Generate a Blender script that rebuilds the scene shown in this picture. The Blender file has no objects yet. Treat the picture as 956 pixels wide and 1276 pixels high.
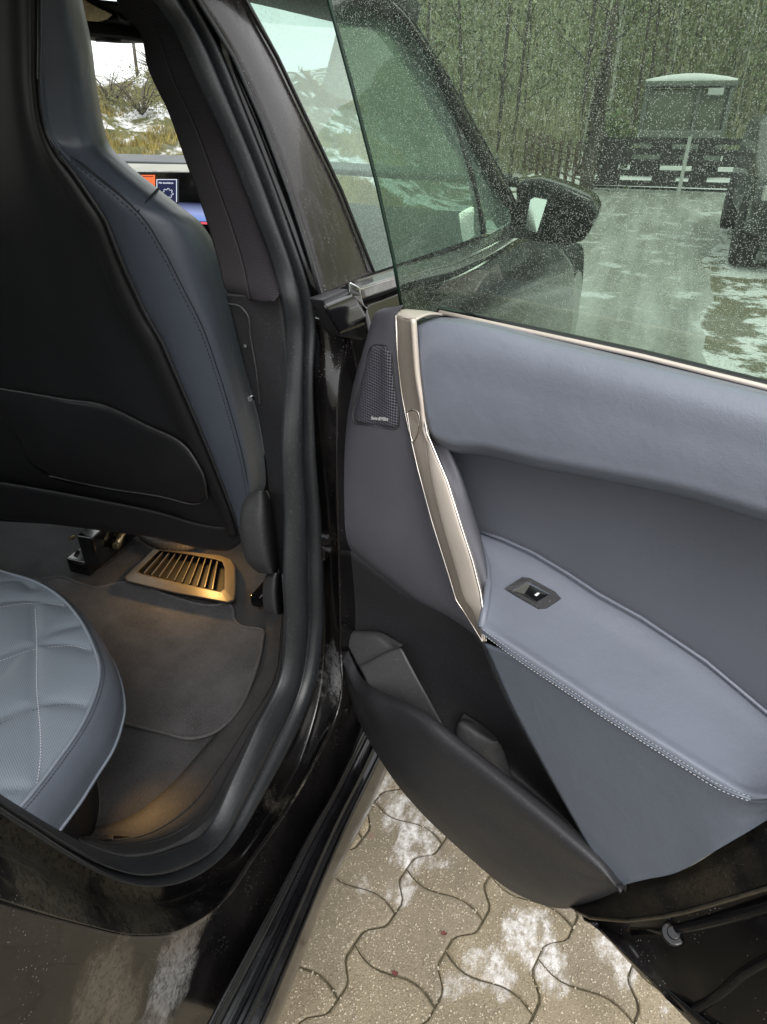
import bpy, bmesh, math, random
import numpy as np
from mathutils import Vector, Matrix
from mathutils.bvhtree import BVHTree
from mathutils import noise as mnoise

rnd = random.Random(7)
S = bpy.context.scene
COL = S.collection

# ------------------------------------------------------------------ camera, sky, sun, exposure
PITCH, YAW = math.radians(31.47), math.radians(21.4)
CAM = np.array([0, 0, 1.30]); FPX = 830.0
_Fh = np.array([-math.sin(YAW), math.cos(YAW), 0]); _R = np.array([math.cos(YAW), math.sin(YAW), 0]); _Z = np.array([0, 0, 1.0])
_F = _Fh * math.cos(PITCH) - _Z * math.sin(PITCH); _U = _Fh * math.sin(PITCH) + _Z * math.cos(PITCH)
cd = bpy.data.cameras.new("camera"); cam = bpy.data.objects.new("camera", cd); COL.objects.link(cam)
cd.sensor_fit = 'VERTICAL'; cd.sensor_height = 36; cd.lens = FPX / 1276 * 36
cd.clip_start = 0.02; cd.clip_end = 600
cam.matrix_world = Matrix(((_R[0], _U[0], -_F[0], CAM[0]), (_R[1], _U[1], -_F[1], CAM[1]), (_R[2], _U[2], -_F[2], CAM[2]), (0, 0, 0, 1)))
S.camera = cam

SUN_EL, SUN_AZ = math.radians(48), math.radians(150)      # azimuth clockwise from +Y
W = bpy.data.worlds.new("World"); S.world = W; W.use_nodes = True
wn, wl = W.node_tree.nodes, W.node_tree.links
for n in list(wn): wn.remove(n)
sky = wn.new('ShaderNodeTexSky'); sky.sky_type = 'NISHITA'; sky.sun_disc = False
sky.sun_elevation = SUN_EL; sky.sun_rotation = SUN_AZ; sky.dust_density = 6; sky.air_density = 1.2
hs = wn.new('ShaderNodeHueSaturation'); hs.inputs['Saturation'].default_value = 0.14
tc_ = wn.new('ShaderNodeTexCoord'); cn = wn.new('ShaderNodeTexNoise'); cn.inputs['Scale'].default_value = 2.2; cn.inputs['Detail'].default_value = 5
wl.new(tc_.outputs['Generated'], cn.inputs['Vector'])
cr = wn.new('ShaderNodeValToRGB'); cr.color_ramp.elements[0].position = .3; cr.color_ramp.elements[0].color = (.70, .72, .76, 1); cr.color_ramp.elements[1].position = .75; cr.color_ramp.elements[1].color = (1, 1, 1, 1)
wl.new(cn.outputs[0], cr.inputs[0])
cm = wn.new('ShaderNodeMix'); cm.data_type = 'RGBA'; cm.inputs[0].default_value = .85      # closed cloud deck over the clear sky
bg = wn.new('ShaderNodeBackground'); bg.inputs[1].default_value = 0.15
wo = wn.new('ShaderNodeOutputWorld')
wl.new(sky.outputs[0], hs.inputs['Color']); wl.new(hs.outputs[0], cm.inputs[6]); vs_ = wn.new('ShaderNodeVectorMath'); vs_.operation = 'SCALE'; vs_.inputs['Scale'].default_value = 6.5; wl.new(cr.outputs[0], vs_.inputs[0]); wl.new(vs_.outputs[0], cm.inputs[7]); wl.new(cm.outputs[2], bg.inputs[0]); wl.new(bg.outputs[0], wo.inputs[0])
sl = bpy.data.lights.new("sun", 'SUN'); sl.energy = 0.6; sl.angle = math.radians(25); sl.color = (1, 0.96, 0.9)
so = bpy.data.objects.new("sun", sl); COL.objects.link(so); so.location = (3, -4, 8)
sd = Vector((math.sin(SUN_AZ) * math.cos(SUN_EL), math.cos(SUN_AZ) * math.cos(SUN_EL), math.sin(SUN_EL)))
so.rotation_euler = sd.to_track_quat('Z', 'Y').to_euler()
S.view_settings.view_transform = 'Standard'; S.view_settings.look = 'None'
S.view_settings.exposure = 1.3; S.view_settings.gamma = 1
S.cycles.use_denoising = True
S.cycles.max_bounces = 8; S.cycles.transparent_max_bounces = 16; S.cycles.transmission_bounces = 6
S.cycles.caustics_reflective = False; S.cycles.caustics_refractive = False
S.cycles.sample_clamp_indirect = 4

# ------------------------------------------------------------------ geometry of the place: planes a traced outline lies on
A = np.array
def hit(x, y, n, d):
    r = _F * FPX + _R * (x - 478) - _U * (y - 638)
    return CAM + r * ((d - n @ CAM) / (n @ r))
def PX(x, y, v): return hit(x, y, A([1., 0, 0]), v)
def PY(x, y, v): return hit(x, y, A([0, 1., 0]), v)
def PZ(x, y, v): return hit(x, y, _Z, v)
def SIDE(x, y, off=0):                      # body side: vertical below the belt, leaning in above
    h = hit(x, y, A([1, 0, .35]), .062 + off)
    return h if h[2] >= 1.12 else PX(x, y, -.33 + off)
def SEAT(x, y, off=0): return hit(x, y, A([0, 1, .28]), 1.028 + off)
DU = A([math.sin(math.radians(111.7)), math.cos(math.radians(111.7)), 0]); DN = np.cross(DU, _Z)
DP0 = PZ(560, 390, 1.12); DD = DN @ DP0
def DOOR(x, y, w=0): return hit(x, y, DN, DD + w)
def DG(x, y, w=0):                          # window glass of the open door, leaning in
    n = DN - _Z * .22
    return hit(x, y, n, DD + w - .22 * 1.12)
def duv(u, z, w): return DP0 + DU * u + DN * w + _Z * (z - 1.12)
def C(fn, off, pts): return A([fn(p[0], p[1], p[2] if len(p) > 2 else off) for p in pts])

# ------------------------------------------------------------------ curve and surface helpers
def hermite(P, t):
    P = np.asarray(P, float); n = len(P)
    if n == 2: return P[0] + (P[1] - P[0]) * np.asarray(t)[:, None]
    k = np.linspace(0, 1, n); return _herm(P, k, t)
def _herm(P, k, t):
    t = np.asarray(t); n = len(P)
    d = (P[1:] - P[:-1]) / (k[1:] - k[:-1])[:, None]
    m = np.empty_like(P); m[0] = d[0]; m[-1] = d[-1]
    h = k[1:] - k[:-1]
    m[1:-1] = (d[:-1] * h[1:, None] + d[1:] * h[:-1, None]) / (h[1:] + h[:-1])[:, None]
    i = np.clip(np.searchsorted(k, t, side='right') - 1, 0, n - 2)
    s = ((t - k[i]) / h[i])[:, None]; H = h[i][:, None]
    return (2*s**3-3*s**2+1)*P[i] + (s**3-2*s**2+s)*H*m[i] + (-2*s**3+3*s**2)*P[i+1] + (s**3-s**2)*H*m[i+1]
def arc(P, n):
    P = np.asarray(P, float)
    if len(P) == 1: return np.repeat(P, n, 0)
    L = np.r_[0, np.cumsum(np.linalg.norm(P[1:] - P[:-1], axis=1) + 1e-9)]; L /= L[-1]
    if len(P) == 2: return P[0] + (P[1] - P[0]) * np.linspace(0, 1, n)[:, None]
    return _herm(P, L, np.linspace(0, 1, n))
def grid(curves, nu, nv, pairs=False, linear=False):
    if pairs: rows = [hermite(c, np.linspace(0, 1, nu)) for c in curves]
    else: rows = [arc(c, nu) for c in curves]
    M = np.stack(rows)                      # k, nu, 3
    if linear or len(curves) == 2:
        t = np.linspace(0, len(curves) - 1, nv); i = np.clip(t.astype(int), 0, len(curves) - 2); s = (t - i)[:, None, None]
        return M[i] * (1 - s) + M[i + 1] * s
    d = np.array([0] + [np.mean(np.linalg.norm(M[j + 1] - M[j], axis=1)) + 1e-6 for j in range(len(M) - 1)])
    k = np.cumsum(d); k /= k[-1]
    out = _herm(M.reshape(len(M), -1), k, np.linspace(0, 1, nv))
    return out.reshape(nv, nu, 3)

WLOC = {}
def new_obj(name, me, mat, parent, base):
    o = bpy.data.objects.new(name, me)
    COL.objects.link(o); WLOC[o.name] = base
    if parent is not None:
        o.parent = parent; o.location = Vector(base) - Vector(WLOC[parent.name])
    else: o.location = Vector(base)
    if mat is not None and me is not None: me.materials.append(mat)
    return o
def mesh(name, V, F, mat, parent=None, smooth=True, solid=0, bevel=0, base=None, sub=0):
    V = np.asarray(V, float).reshape(-1, 3)
    if base is None: base = A([(V[:, 0].min() + V[:, 0].max()) / 2, (V[:, 1].min() + V[:, 1].max()) / 2, V[:, 2].min()])
    me = bpy.data.meshes.new(name); me.from_pydata((V - base).tolist(), [], F); me.update()
    if smooth: me.polygons.foreach_set('use_smooth', [True] * len(me.polygons))
    o = new_obj(name, me, mat, parent, base)
    if solid:
        m = o.modifiers.new('thickness', 'SOLIDIFY'); m.thickness = solid; m.offset = -1
    if bevel:
        m = o.modifiers.new('edge', 'BEVEL'); m.width = bevel; m.segments = 3; m.limit_method = 'ANGLE'; m.angle_limit = math.radians(35); m.harden_normals = False
    if sub:
        m = o.modifiers.new('sub', 'SUBSURF'); m.levels = sub; m.render_levels = sub
    return o
def gfaces(nv, nu, closed=False):
    F = []
    for j in range(nv - 1):
        for i in range(nu - 1 if not closed else nu):
            a = j * nu + i; b = j * nu + (i + 1) % nu
            F.append((a, b, b + nu, a + nu))
    return F
def sheet(name, G, mat, parent=None, solid=.002, toward=None, **k):
    nv, nu, _ = G.shape; V = G.reshape(-1, 3); F = gfaces(nv, nu)
    e1 = G[:-1, 1:] - G[:-1, :-1]; e2 = G[1:, :-1] - G[:-1, :-1]
    n = np.cross(e1, e2); c = G[:-1, :-1]
    t = (CAM if toward is None else A(toward))
    if np.sum(n * (t - c)) < 0: F = [f[::-1] for f in F]
    return mesh(name, V, F, mat, parent, solid=solid, **k)
def BV(*objs):
    V, F = [], []
    for o in objs:
        b = len(V); w = Vector(WLOC[o.name])
        V += [v.co + w for v in o.data.vertices]; F += [tuple(b + i for i in p.vertices) for p in o.data.polygons]
    return BVHTree.FromPolygons(V, F)
def on(bv, x, y, lift=0):
    r = _F * FPX + _R * (x - 478) - _U * (y - 638); r = Vector(r).normalized()
    loc, n, i, d = bv.ray_cast(Vector(CAM), r)
    if loc is None:
        for k in (1.5, 3, 5, 8, 12):
            for dx, dy in ((1,0),(-1,0),(0,1),(0,-1),(1,1),(-1,-1),(1,-1),(-1,1)):
                r = _F * FPX + _R * (x + dx * k - 478) - _U * (y + dy * k - 638); r = Vector(r).normalized()
                loc, n, i, d = bv.ray_cast(Vector(CAM), r)
                if loc is not None: break
            if loc is not None: break
        if loc is None: return None
    if n.dot(r) > 0: n = -n
    return A(loc + n * lift)
def onc(bv, pts, lift=0, n=None):
    P = [on(bv, p[0], p[1], lift) for p in pts]; P = A([p for p in P if p is not None])
    return arc(P, n) if n else P
def tube_data(P, r, n=8, closed=False, squash=1.0):
    P = np.asarray(P, float); m = len(P); r = np.broadcast_to(np.asarray(r, float), (m,))
    T = np.gradient(P, axis=0); T /= np.linalg.norm(T, axis=1)[:, None] + 1e-12
    V = []; up = A([0, 0, 1.]) if abs(T[0][2]) < .9 else A([1., 0, 0])
    s = np.cross(T[0], up); s /= np.linalg.norm(s)
    for i in range(m):
        s = s - T[i] * (s @ T[i]); s /= np.linalg.norm(s) + 1e-12; q = np.cross(T[i], s)
        for k in range(n):
            a = 2 * math.pi * k / n; V.append(P[i] + r[i] * (math.cos(a) * s + squash * math.sin(a) * q))
    F = gfaces(m, n, True)
    F += [tuple(range(n))[::-1], tuple((m - 1) * n + k for k in range(n))]
    return V, F
def tube(name, P, r, mat, parent=None, n=8, **k):
    V, F = tube_data(P, r, n); return mesh(name, V, F, mat, parent, **k)
def plate(name, P, depth, mat, parent=None, bevel=.001, smooth=False, dirn=None):
    """closed outline, pushed away from the camera by depth"""
    P = np.asarray(P, float); n = len(P); c = P.mean(0)
    nn = A([0., 0, 0])
    for i in range(n): nn += np.cross(P[i] - c, P[(i + 1) % n] - c)
    nn /= np.linalg.norm(nn); tc = CAM - c
    if dirn is not None: back = A(dirn) * depth; flip = (nn @ A(dirn)) > 0
    else:
        flip = nn @ tc < 0; back = (nn if flip else -nn) * depth
    if flip: P = P[::-1]
    V = np.r_[P, P + back]
    F = [tuple(range(n)), tuple(range(2 * n - 1, n - 1, -1))] + [(i, i + n, (i + 1) % n + n, (i + 1) % n) for i in range(n)]
    return mesh(name, V, F, mat, parent, smooth=smooth, bevel=bevel)
def box_data(c, h, rz=0, tilt=None):
    V = []; ca, sa = math.cos(rz), math.sin(rz)
    for sz in (-1, 1):
        for sy in (-1, 1):
            for sx in (-1, 1):
                x, y, z = sx * h[0], sy * h[1], sz * h[2]
                if tilt is not None: x, y, z = tuple(tilt @ Vector((x, y, z)))
                V.append((c[0] + x * ca - y * sa, c[1] + x * sa + y * ca, c[2] + z))
    return V, [(0, 2, 3, 1), (4, 5, 7, 6), (0, 1, 5, 4), (2, 6, 7, 3), (0, 4, 6, 2), (1, 3, 7, 5)]
def join(parts):
    V, F = [], []
    for v, f in parts:
        b = len(V); V += [tuple(p) for p in v]; F += [tuple(b + i for i in q) for q in f]
    return V, F
def box(name, c, h, mat, parent=None, rz=0, bevel=.003, tilt=None):
    V, F = box_data(c, h, rz, tilt); return mesh(name, V, F, mat, parent, smooth=False, bevel=bevel)
def cyl(name, c, axis, r, L, mat, parent=None, n=20, r2=None, bevel=0):
    a = A(axis, ) / np.linalg.norm(axis); r2 = r if r2 is None else r2
    P = [A(c) - a * L / 2, A(c) + a * L / 2]
    V, F = tube_data(P, [r, r2], n); return mesh(name, V, F, mat, parent, smooth=False, bevel=bevel)
def thing(name, base, label=None, cat=None, group=None, kind=None, parent=None):
    o = new_obj(name, None, None, parent, A(base)); o.empty_display_size = .1
    if parent is None: tag(o, label, cat, group, kind)
    return o
def tag(o, label=None, cat=None, group=None, kind=None):
    if label: o['label'] = label
    if cat: o['category'] = cat
    if group: o['group'] = group
    if kind: o['kind'] = kind
    return o
def dashes(P, step, frac, r, jitter=0):
    P = np.asarray(P); L = np.r_[0, np.cumsum(np.linalg.norm(P[1:] - P[:-1], axis=1))]
    n = int(L[-1] / step); out = []
    for i in range(n):
        s0, s1 = i * step, (i + frac) * step
        a = A([np.interp(s0, L, P[:, k]) for k in range(3)]); b = A([np.interp(s1, L, P[:, k]) for k in range(3)])
        out.append(tube_data([a, a * .75 + b * .25, a * .25 + b * .75, b], [r * .5, r, r, r * .5], 5))
    return join(out)

# ------------------------------------------------------------------ materials
def mk(name):
    m = bpy.data.materials.new(name); m.use_nodes = True; t = m.node_tree; t.nodes.clear()
    out = t.nodes.new('ShaderNodeOutputMaterial'); b = t.nodes.new('ShaderNodeBsdfPrincipled'); t.links.new(b.outputs[0], out.inputs[0])
    g = t.nodes.new('ShaderNodeNewGeometry')
    return m, t, b, g.outputs['Position'], out
def nd(t, ty, **k):
    n = t.nodes.new(ty)
    for a, v in k.items():
        if hasattr(n, a): setattr(n, a, v)
        else: n.inputs[a].default_value = v
    return n
def noise(t, vec, scale, detail=4, rough=.55, mapscale=None):
    n = nd(t, 'ShaderNodeTexNoise'); n.inputs['Scale'].default_value = scale; n.inputs['Detail'].default_value = detail; n.inputs['Roughness'].default_value = rough
    if mapscale:
        mp = nd(t, 'ShaderNodeMapping'); mp.inputs['Scale'].default_value = mapscale; t.links.new(vec, mp.inputs['Vector']); vec = mp.outputs[0]
    t.links.new(vec, n.inputs['Vector']); return n.outputs[0]
def voro(t, vec, scale, feature='F1', out=0, rnd_=1.0):
    n = nd(t, 'ShaderNodeTexVoronoi'); n.feature = feature; n.inputs['Scale'].default_value = scale
    if 'Randomness' in n.inputs: n.inputs['Randomness'].default_value = rnd_
    t.links.new(vec, n.inputs['Vector']); return n.outputs[out]
def ramp(t, fac, stops):
    n = nd(t, 'ShaderNodeValToRGB'); e = n.color_ramp.elements
    while len(e) < len(stops): e.new(.5)
    for i, (p, c) in enumerate(stops):
        e[i].position = p; e[i].color = (c, c, c, 1) if isinstance(c, (int, float)) else (*c, 1)
    t.links.new(fac, n.inputs[0]); return n.outputs[0]
def mix(t, fac, a, b):
    n = nd(t, 'ShaderNodeMix'); n.data_type = 'RGBA'
    for s, v in ((0, fac), (6, a), (7, b)):
        if isinstance(v, (int, float)): n.inputs[s].default_value = v
        elif isinstance(v, tuple): n.inputs[s].default_value = (*v, 1)
        else: t.links.new(v, n.inputs[s])
    return n.outputs[2]
def mth(t, op, a, b=None):
    n = nd(t, 'ShaderNodeMath'); n.operation = op
    for i, v in enumerate((a, b)):
        if v is None: continue
        if isinstance(v, (int, float)): n.inputs[i].default_value = v
        else: t.links.new(v, n.inputs[i])
    return n.outputs[0]
def bump(t, b, h, strength, dist=.001, prev=None):
    n = nd(t, 'ShaderNodeBump'); n.inputs['Strength'].default_value = strength; n.inputs['Distance'].default_value = dist
    t.links.new(h, n.inputs['Height'])
    if prev is not None: t.links.new(prev, n.inputs['Normal'])
    t.links.new(n.outputs[0], b.inputs['Normal']); return n.outputs[0]
def simple(name, col, rough=.5, metal=0, var=.12, vs=8, bs=0, bstr=.2, bd=.0005, coat=0, spec=.5, kind='noise', dust=0):
    m, t, b, pos, out = mk(name)
    nz = noise(t, pos, vs, 5)
    c1 = tuple(c * (1 - var) for c in col); c2 = tuple(min(1, c * (1 + var)) for c in col)
    c = mix(t, ramp(t, nz, [(.3, 0.), (.7, 1.)]), c1, c2)
    if dust:
        dn = ramp(t, noise(t, pos, 420, 2), [(.62, 0.), (.72, 1.)])
        c = mix(t, mth(t, 'MULTIPLY', dn, dust), c, (.45, .43, .4))
    t.links.new(c, b.inputs['Base Color'])
    r = nd(t, 'ShaderNodeMapRange'); t.links.new(noise(t, pos, vs * 3, 3), r.inputs[0]); r.inputs[3].default_value = max(.02, rough - .08); r.inputs[4].default_value = min(1, rough + .08)
    t.links.new(r.outputs[0], b.inputs['Roughness'])
    b.inputs['Metallic'].default_value = metal; b.inputs['Specular IOR Level'].default_value = spec
    if coat: b.inputs['Coat Weight'].default_value = coat; b.inputs['Coat Roughness'].default_value = .05
    if bs:
        h = voro(t, pos, bs, 'F1') if kind == 'voro' else noise(t, pos, bs, 2)
        pv = bump(t, b, h, bstr, bd)
        if 'leather' in name: bump(t, b, noise(t, pos, 38, 4, .6), .25, .004, pv)
    return m
M = {}
LE = (.172, .189, .229)
M['leather'] = simple('blue grey leather', LE, .38, var=.07, vs=5, bs=900, bstr=.3, bd=.0004, kind='voro', spec=.45)
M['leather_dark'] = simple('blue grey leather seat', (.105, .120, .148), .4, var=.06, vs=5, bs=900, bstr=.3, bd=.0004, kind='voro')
M['bolster'] = simple('blue grey leather seat back', (.076, .089, .114), .38, var=.06, vs=5, bs=900, bstr=.3, bd=.0004, kind='voro')
M['soft'] = simple('grained soft grey plastic', (.105, .105, .124), .6, var=.06, vs=6, bs=1100, bstr=.5, bd=.0005, kind='voro')
M['recess'] = simple('smooth grey soft plastic', (.098, .105, .125), .55, var=.05, vs=6, bs=1000, bstr=.3, bd=.0004, kind='voro')
M['plastic'] = simple('black grained plastic', (.026, .026, .029), .48, var=.1, vs=6, bs=1200, bstr=.35, bd=.0004, kind='voro', dust=.12)
M['plastic_in'] = simple('dark grey plastic', (.040, .040, .043), .5, var=.12, vs=10, bs=1200, bstr=.3, bd=.0004, kind='voro', dust=.25)
M['plastic_mid'] = simple('grey grained plastic', (.075, .075, .078), .45, var=.1, vs=10, bs=1200, bstr=.3, bd=.0004, kind='voro', dust=.3)
M['shell'] = simple('seat shell plastic', (.0125, .0125, .014), .5, var=.1, vs=4, bs=1300, bstr=.25, bd=.0003, kind='voro')
M['gloss'] = simple('gloss black plastic', (.006, .006, .007), .12, var=.3, vs=30, coat=.6)
M['bronze'] = simple('brushed bronze trim', (.62, .55, .48), .5, metal=.3, var=.05, vs=30, bs=900, bstr=.12, bd=.0002)  # lighter copy of the one bronze, for facets that catch the light
M['bronze_shaded'] = simple('shaded brushed bronze trim', (.36, .31, .265), .5, metal=.4, var=.06, vs=30, bs=900, bstr=.15, bd=.0002)  # same bronze, darkened for the facets turned from the light
M['polish'] = simple('polished warm metal edge and edge highlight', (.85, .78, .70), .2, metal=1, var=.03)
M['chrome'] = simple('bright metal', (.6, .6, .6), .2, metal=1, var=.1, vs=40)
M['brass'] = simple('yellow zinc metal', (.42, .34, .2), .35, metal=.9, var=.15, vs=60, bs=500, bstr=.2)
M['rubber'] = simple('door seal rubber', (.015, .0165, .019), .42, var=.2, vs=14, bs=160, bstr=.12, bd=.001, dust=.1)
M['rubber_dark'] = simple('black rubber strip', (.006, .006, .007), .14, var=.3, vs=40, dust=.04)
M['vent_warm'] = simple('dark vent plastic with warm light tint', (.10, .085, .065), .38, metal=.3, var=.08, vs=30, bs=600, bstr=.15)  # dark plastic, with the lamp's warm light mixed into the base colour
M['black'] = simple('dark void plastic', (.004, .004, .004), .7, var=.2)
M['thread'] = simple('light grey thread', (.55, .56, .60), .7, var=.1, vs=400)
M['thread_dark'] = simple('dark thread', (.018, .02, .025), .7, var=.2, vs=400)
M['piping'] = simple('leather piping', (.19, .215, .255), .4, var=.05, vs=20)
M['white_print'] = simple('white print', (.8, .8, .8), .5, var=.02)
M['headliner'] = simple('headliner fabric', (.06, .058, .056), .9, var=.1, bs=800, bstr=.4)
M['beige'] = simple('light grey trim', (.32, .31, .27), .6, var=.1)

def knit():
    m, t, b, pos, out = mk('knitted pillar fabric')
    w = nd(t, 'ShaderNodeTexWave'); w.wave_type = 'BANDS'; w.bands_direction = 'Z'; w.inputs['Scale'].default_value = 150; w.inputs['Distortion'].default_value = .5; w.inputs['Detail'].default_value = 1
    t.links.new(pos, w.inputs['Vector'])
    nz = noise(t, pos, 900, 2)
    c = mix(t, mth(t, 'MULTIPLY', w.outputs[1], .6), (.020, .018, .021), (.044, .040, .045))
    t.links.new(c, b.inputs['Base Color']); b.inputs['Roughness'].default_value = .85; b.inputs['Specular IOR Level'].default_value = .2
    bump(t, b, mth(t, 'ADD', w.outputs[1], nz), .35, .0006); return m
M['knit'] = knit()
def flat_knit():
    m, t, b, pos, out = mk('plain pillar fabric')
    nz = noise(t, pos, 1100, 2); t.links.new(mix(t, nz, (.018, .017, .018), (.038, .035, .038)), b.inputs['Base Color'])
    b.inputs['Roughness'].default_value = .85; b.inputs['Specular IOR Level'].default_value = .2; bump(t, b, nz, .5, .0006); return m
M['knit_plain'] = flat_knit()

def paint(name, base=(.0055, .005, .0055), dirt=.5, drops=.5, rough=.1, dscale=60, dcol=(.14, .125, .11), streak=False, patches=()):
    m, t, b, pos, out = mk(name)
    ms = (1, 1, .25) if streak else None
    d = ramp(t, noise(t, pos, dscale * .15, 6, .65, ms), [(.42, 0.), (.72, 1.)])
    sp = ramp(t, voro(t, pos, 260), [(.05, 1.), (.16, 0.)])
    sel = ramp(t, noise(t, pos, 25, 3), [(.48, 0.), (.6, 1.)])
    spk = mth(t, 'MULTIPLY', sp, sel)
    f = mth(t, 'MULTIPLY', d, dirt)
    fine = ramp(t, noise(t, pos, 330, 4, .7), [(.35, .3), (.65, 1.)])
    f = mth(t, 'MULTIPLY', f, fine)
    c = mix(t, f, base, dcol); c = mix(t, mth(t, 'MULTIPLY', spk, drops), c, (.5, .5, .5))
    for pc_, rad, pcol, st in patches:          # dried salt blotches, and brown ground reflections painted as patches
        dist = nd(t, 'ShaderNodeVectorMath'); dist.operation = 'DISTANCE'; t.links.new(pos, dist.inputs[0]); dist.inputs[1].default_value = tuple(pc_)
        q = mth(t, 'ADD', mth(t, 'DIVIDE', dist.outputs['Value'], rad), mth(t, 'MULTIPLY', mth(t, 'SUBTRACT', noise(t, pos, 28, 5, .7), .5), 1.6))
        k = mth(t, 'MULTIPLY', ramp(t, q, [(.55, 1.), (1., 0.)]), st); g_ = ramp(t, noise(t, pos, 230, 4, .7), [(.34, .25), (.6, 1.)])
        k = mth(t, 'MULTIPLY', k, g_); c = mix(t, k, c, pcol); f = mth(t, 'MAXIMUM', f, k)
    t.links.new(c, b.inputs['Base Color'])
    r = nd(t, 'ShaderNodeMapRange'); t.links.new(f, r.inputs[0]); r.inputs[3].default_value = rough; r.inputs[4].default_value = .75
    t.links.new(r.outputs[0], b.inputs['Roughness'])
    b.inputs['Specular IOR Level'].default_value = .38; b.inputs['Coat Weight'].default_value = .3 * (1 - dirt * .6); b.inputs['Coat Roughness'].default_value = .04
    bump(t, b, mth(t, 'ADD', spk, mth(t, 'MULTIPLY', fine, .15)), .35, .0012); return m
M['paint'] = paint('wet black paint', dirt=.12, drops=.6, rough=.07, patches=[(SIDE(215, 1225, .006), .05, (.24, .235, .23), .85), (SIDE(240, 1150, .003), .05, (.16, .14, .12), .7), (SIDE(130, 1230, .006), .045, (.12, .10, .075), .8), (SIDE(150, 1270, .006), .04, (.12, .10, .075), .8)])  # brown patches paint in the ground's reflection; the grey one is salt
M['paint_jamb'] = paint('black paint with road dirt and painted reflection', dirt=.25, drops=.7, rough=.09, dscale=90, dcol=(.10, .088, .075), patches=[(SIDE(405, 850, -.02), .06, (.30, .30, .31), .85), (SIDE(360, 990, -.02), .04, (.13, .115, .09), .8), (SIDE(60, 1080, -.04), .09, (.075, .065, .045), .7), (SIDE(170, 1110, -.04), .08, (.075, .065, .045), .7)])  # brown patches paint in the reflecting band; the pale grey one is salt
M['paint_reflect'] = paint('olive reflection tinted into paint', dirt=.9, drops=.15, rough=.3, dscale=40, dcol=(.075, .062, .038))  # olive-brown reflection put into the frame's colour through the dirt term
M['paint_dusty'] = paint('dried salt on black paint', dirt=1.0, drops=.3, dscale=120, dcol=(.30, .28, .26))
M['paint_clean'] = paint('black paint outer skin', dirt=.15, drops=.2, rough=.06)
M['pillar_gloss'] = paint('misted gloss pillar cover', base=(.014, .0115, .0115), dirt=.45, drops=.8, rough=.16, dscale=500, dcol=(.07, .062, .06), streak=True)

def carpet(name, c1, c2, fluff=300):
    m, t, b, pos, out = mk(name)
    big = noise(t, pos, 13, 5, .6); fine = noise(t, pos, fluff, 3, .7)
    c = mix(t, ramp(t, big, [(.3, 0.), (.7, 1.)]), c1, c2); c = mix(t, ramp(t, fine, [(.3, 0.), (.75, .6)]), c, tuple(x * 1.7 for x in c2))
    t.links.new(c, b.inputs['Base Color']); b.inputs['Roughness'].default_value = .95; b.inputs['Specular IOR Level'].default_value = .1
    b.inputs['Sheen Weight'].default_value = .04
    bump(t, b, mth(t, 'ADD', fine, mth(t, 'MULTIPLY', big, .8)), .7, .003); return m
M['carpet'] = carpet('floor carpet', (.030, .030, .032), (.062, .061, .063))
M['mat'] = carpet('velour floor mat', (.034, .034, .036), (.092, .091, .095), 420)

def perf():
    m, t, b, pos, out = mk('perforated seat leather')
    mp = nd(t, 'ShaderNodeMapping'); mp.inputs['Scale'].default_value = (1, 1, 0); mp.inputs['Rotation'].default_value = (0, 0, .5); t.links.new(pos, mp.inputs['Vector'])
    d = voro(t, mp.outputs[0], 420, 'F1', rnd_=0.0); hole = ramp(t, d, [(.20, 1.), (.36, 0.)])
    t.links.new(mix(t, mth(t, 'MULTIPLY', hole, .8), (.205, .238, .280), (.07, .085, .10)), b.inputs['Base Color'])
    b.inputs['Roughness'].default_value = .42
    inv = mth(t, 'SUBTRACT', 1., hole); bump(t, b, inv, .25, .0005); return m
M['perf'] = perf()
def mesh_grille():
    m, t, b, pos, out = mk('perforated speaker grille')
    m1 = nd(t, 'ShaderNodeMapping'); m1.inputs['Rotation'].default_value = (0, 0, -math.atan2(DU[1], DU[0])); t.links.new(pos, m1.inputs['Vector'])
    m2 = nd(t, 'ShaderNodeMapping'); m2.inputs['Scale'].default_value = (1, 0, 1); t.links.new(m1.outputs[0], m2.inputs['Vector'])
    d = voro(t, m2.outputs[0], 300, 'F1', rnd_=.0); hole = ramp(t, d, [(.3, 1.), (.42, 0.)])
    t.links.new(mix(t, hole, (.12, .12, .145), (.006, .006, .008)), b.inputs['Base Color']); b.inputs['Roughness'].default_value = .5
    bump(t, b, mth(t, 'SUBTRACT', 1., hole), .7, .0008); return m
M['grille'] = mesh_grille()

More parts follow.
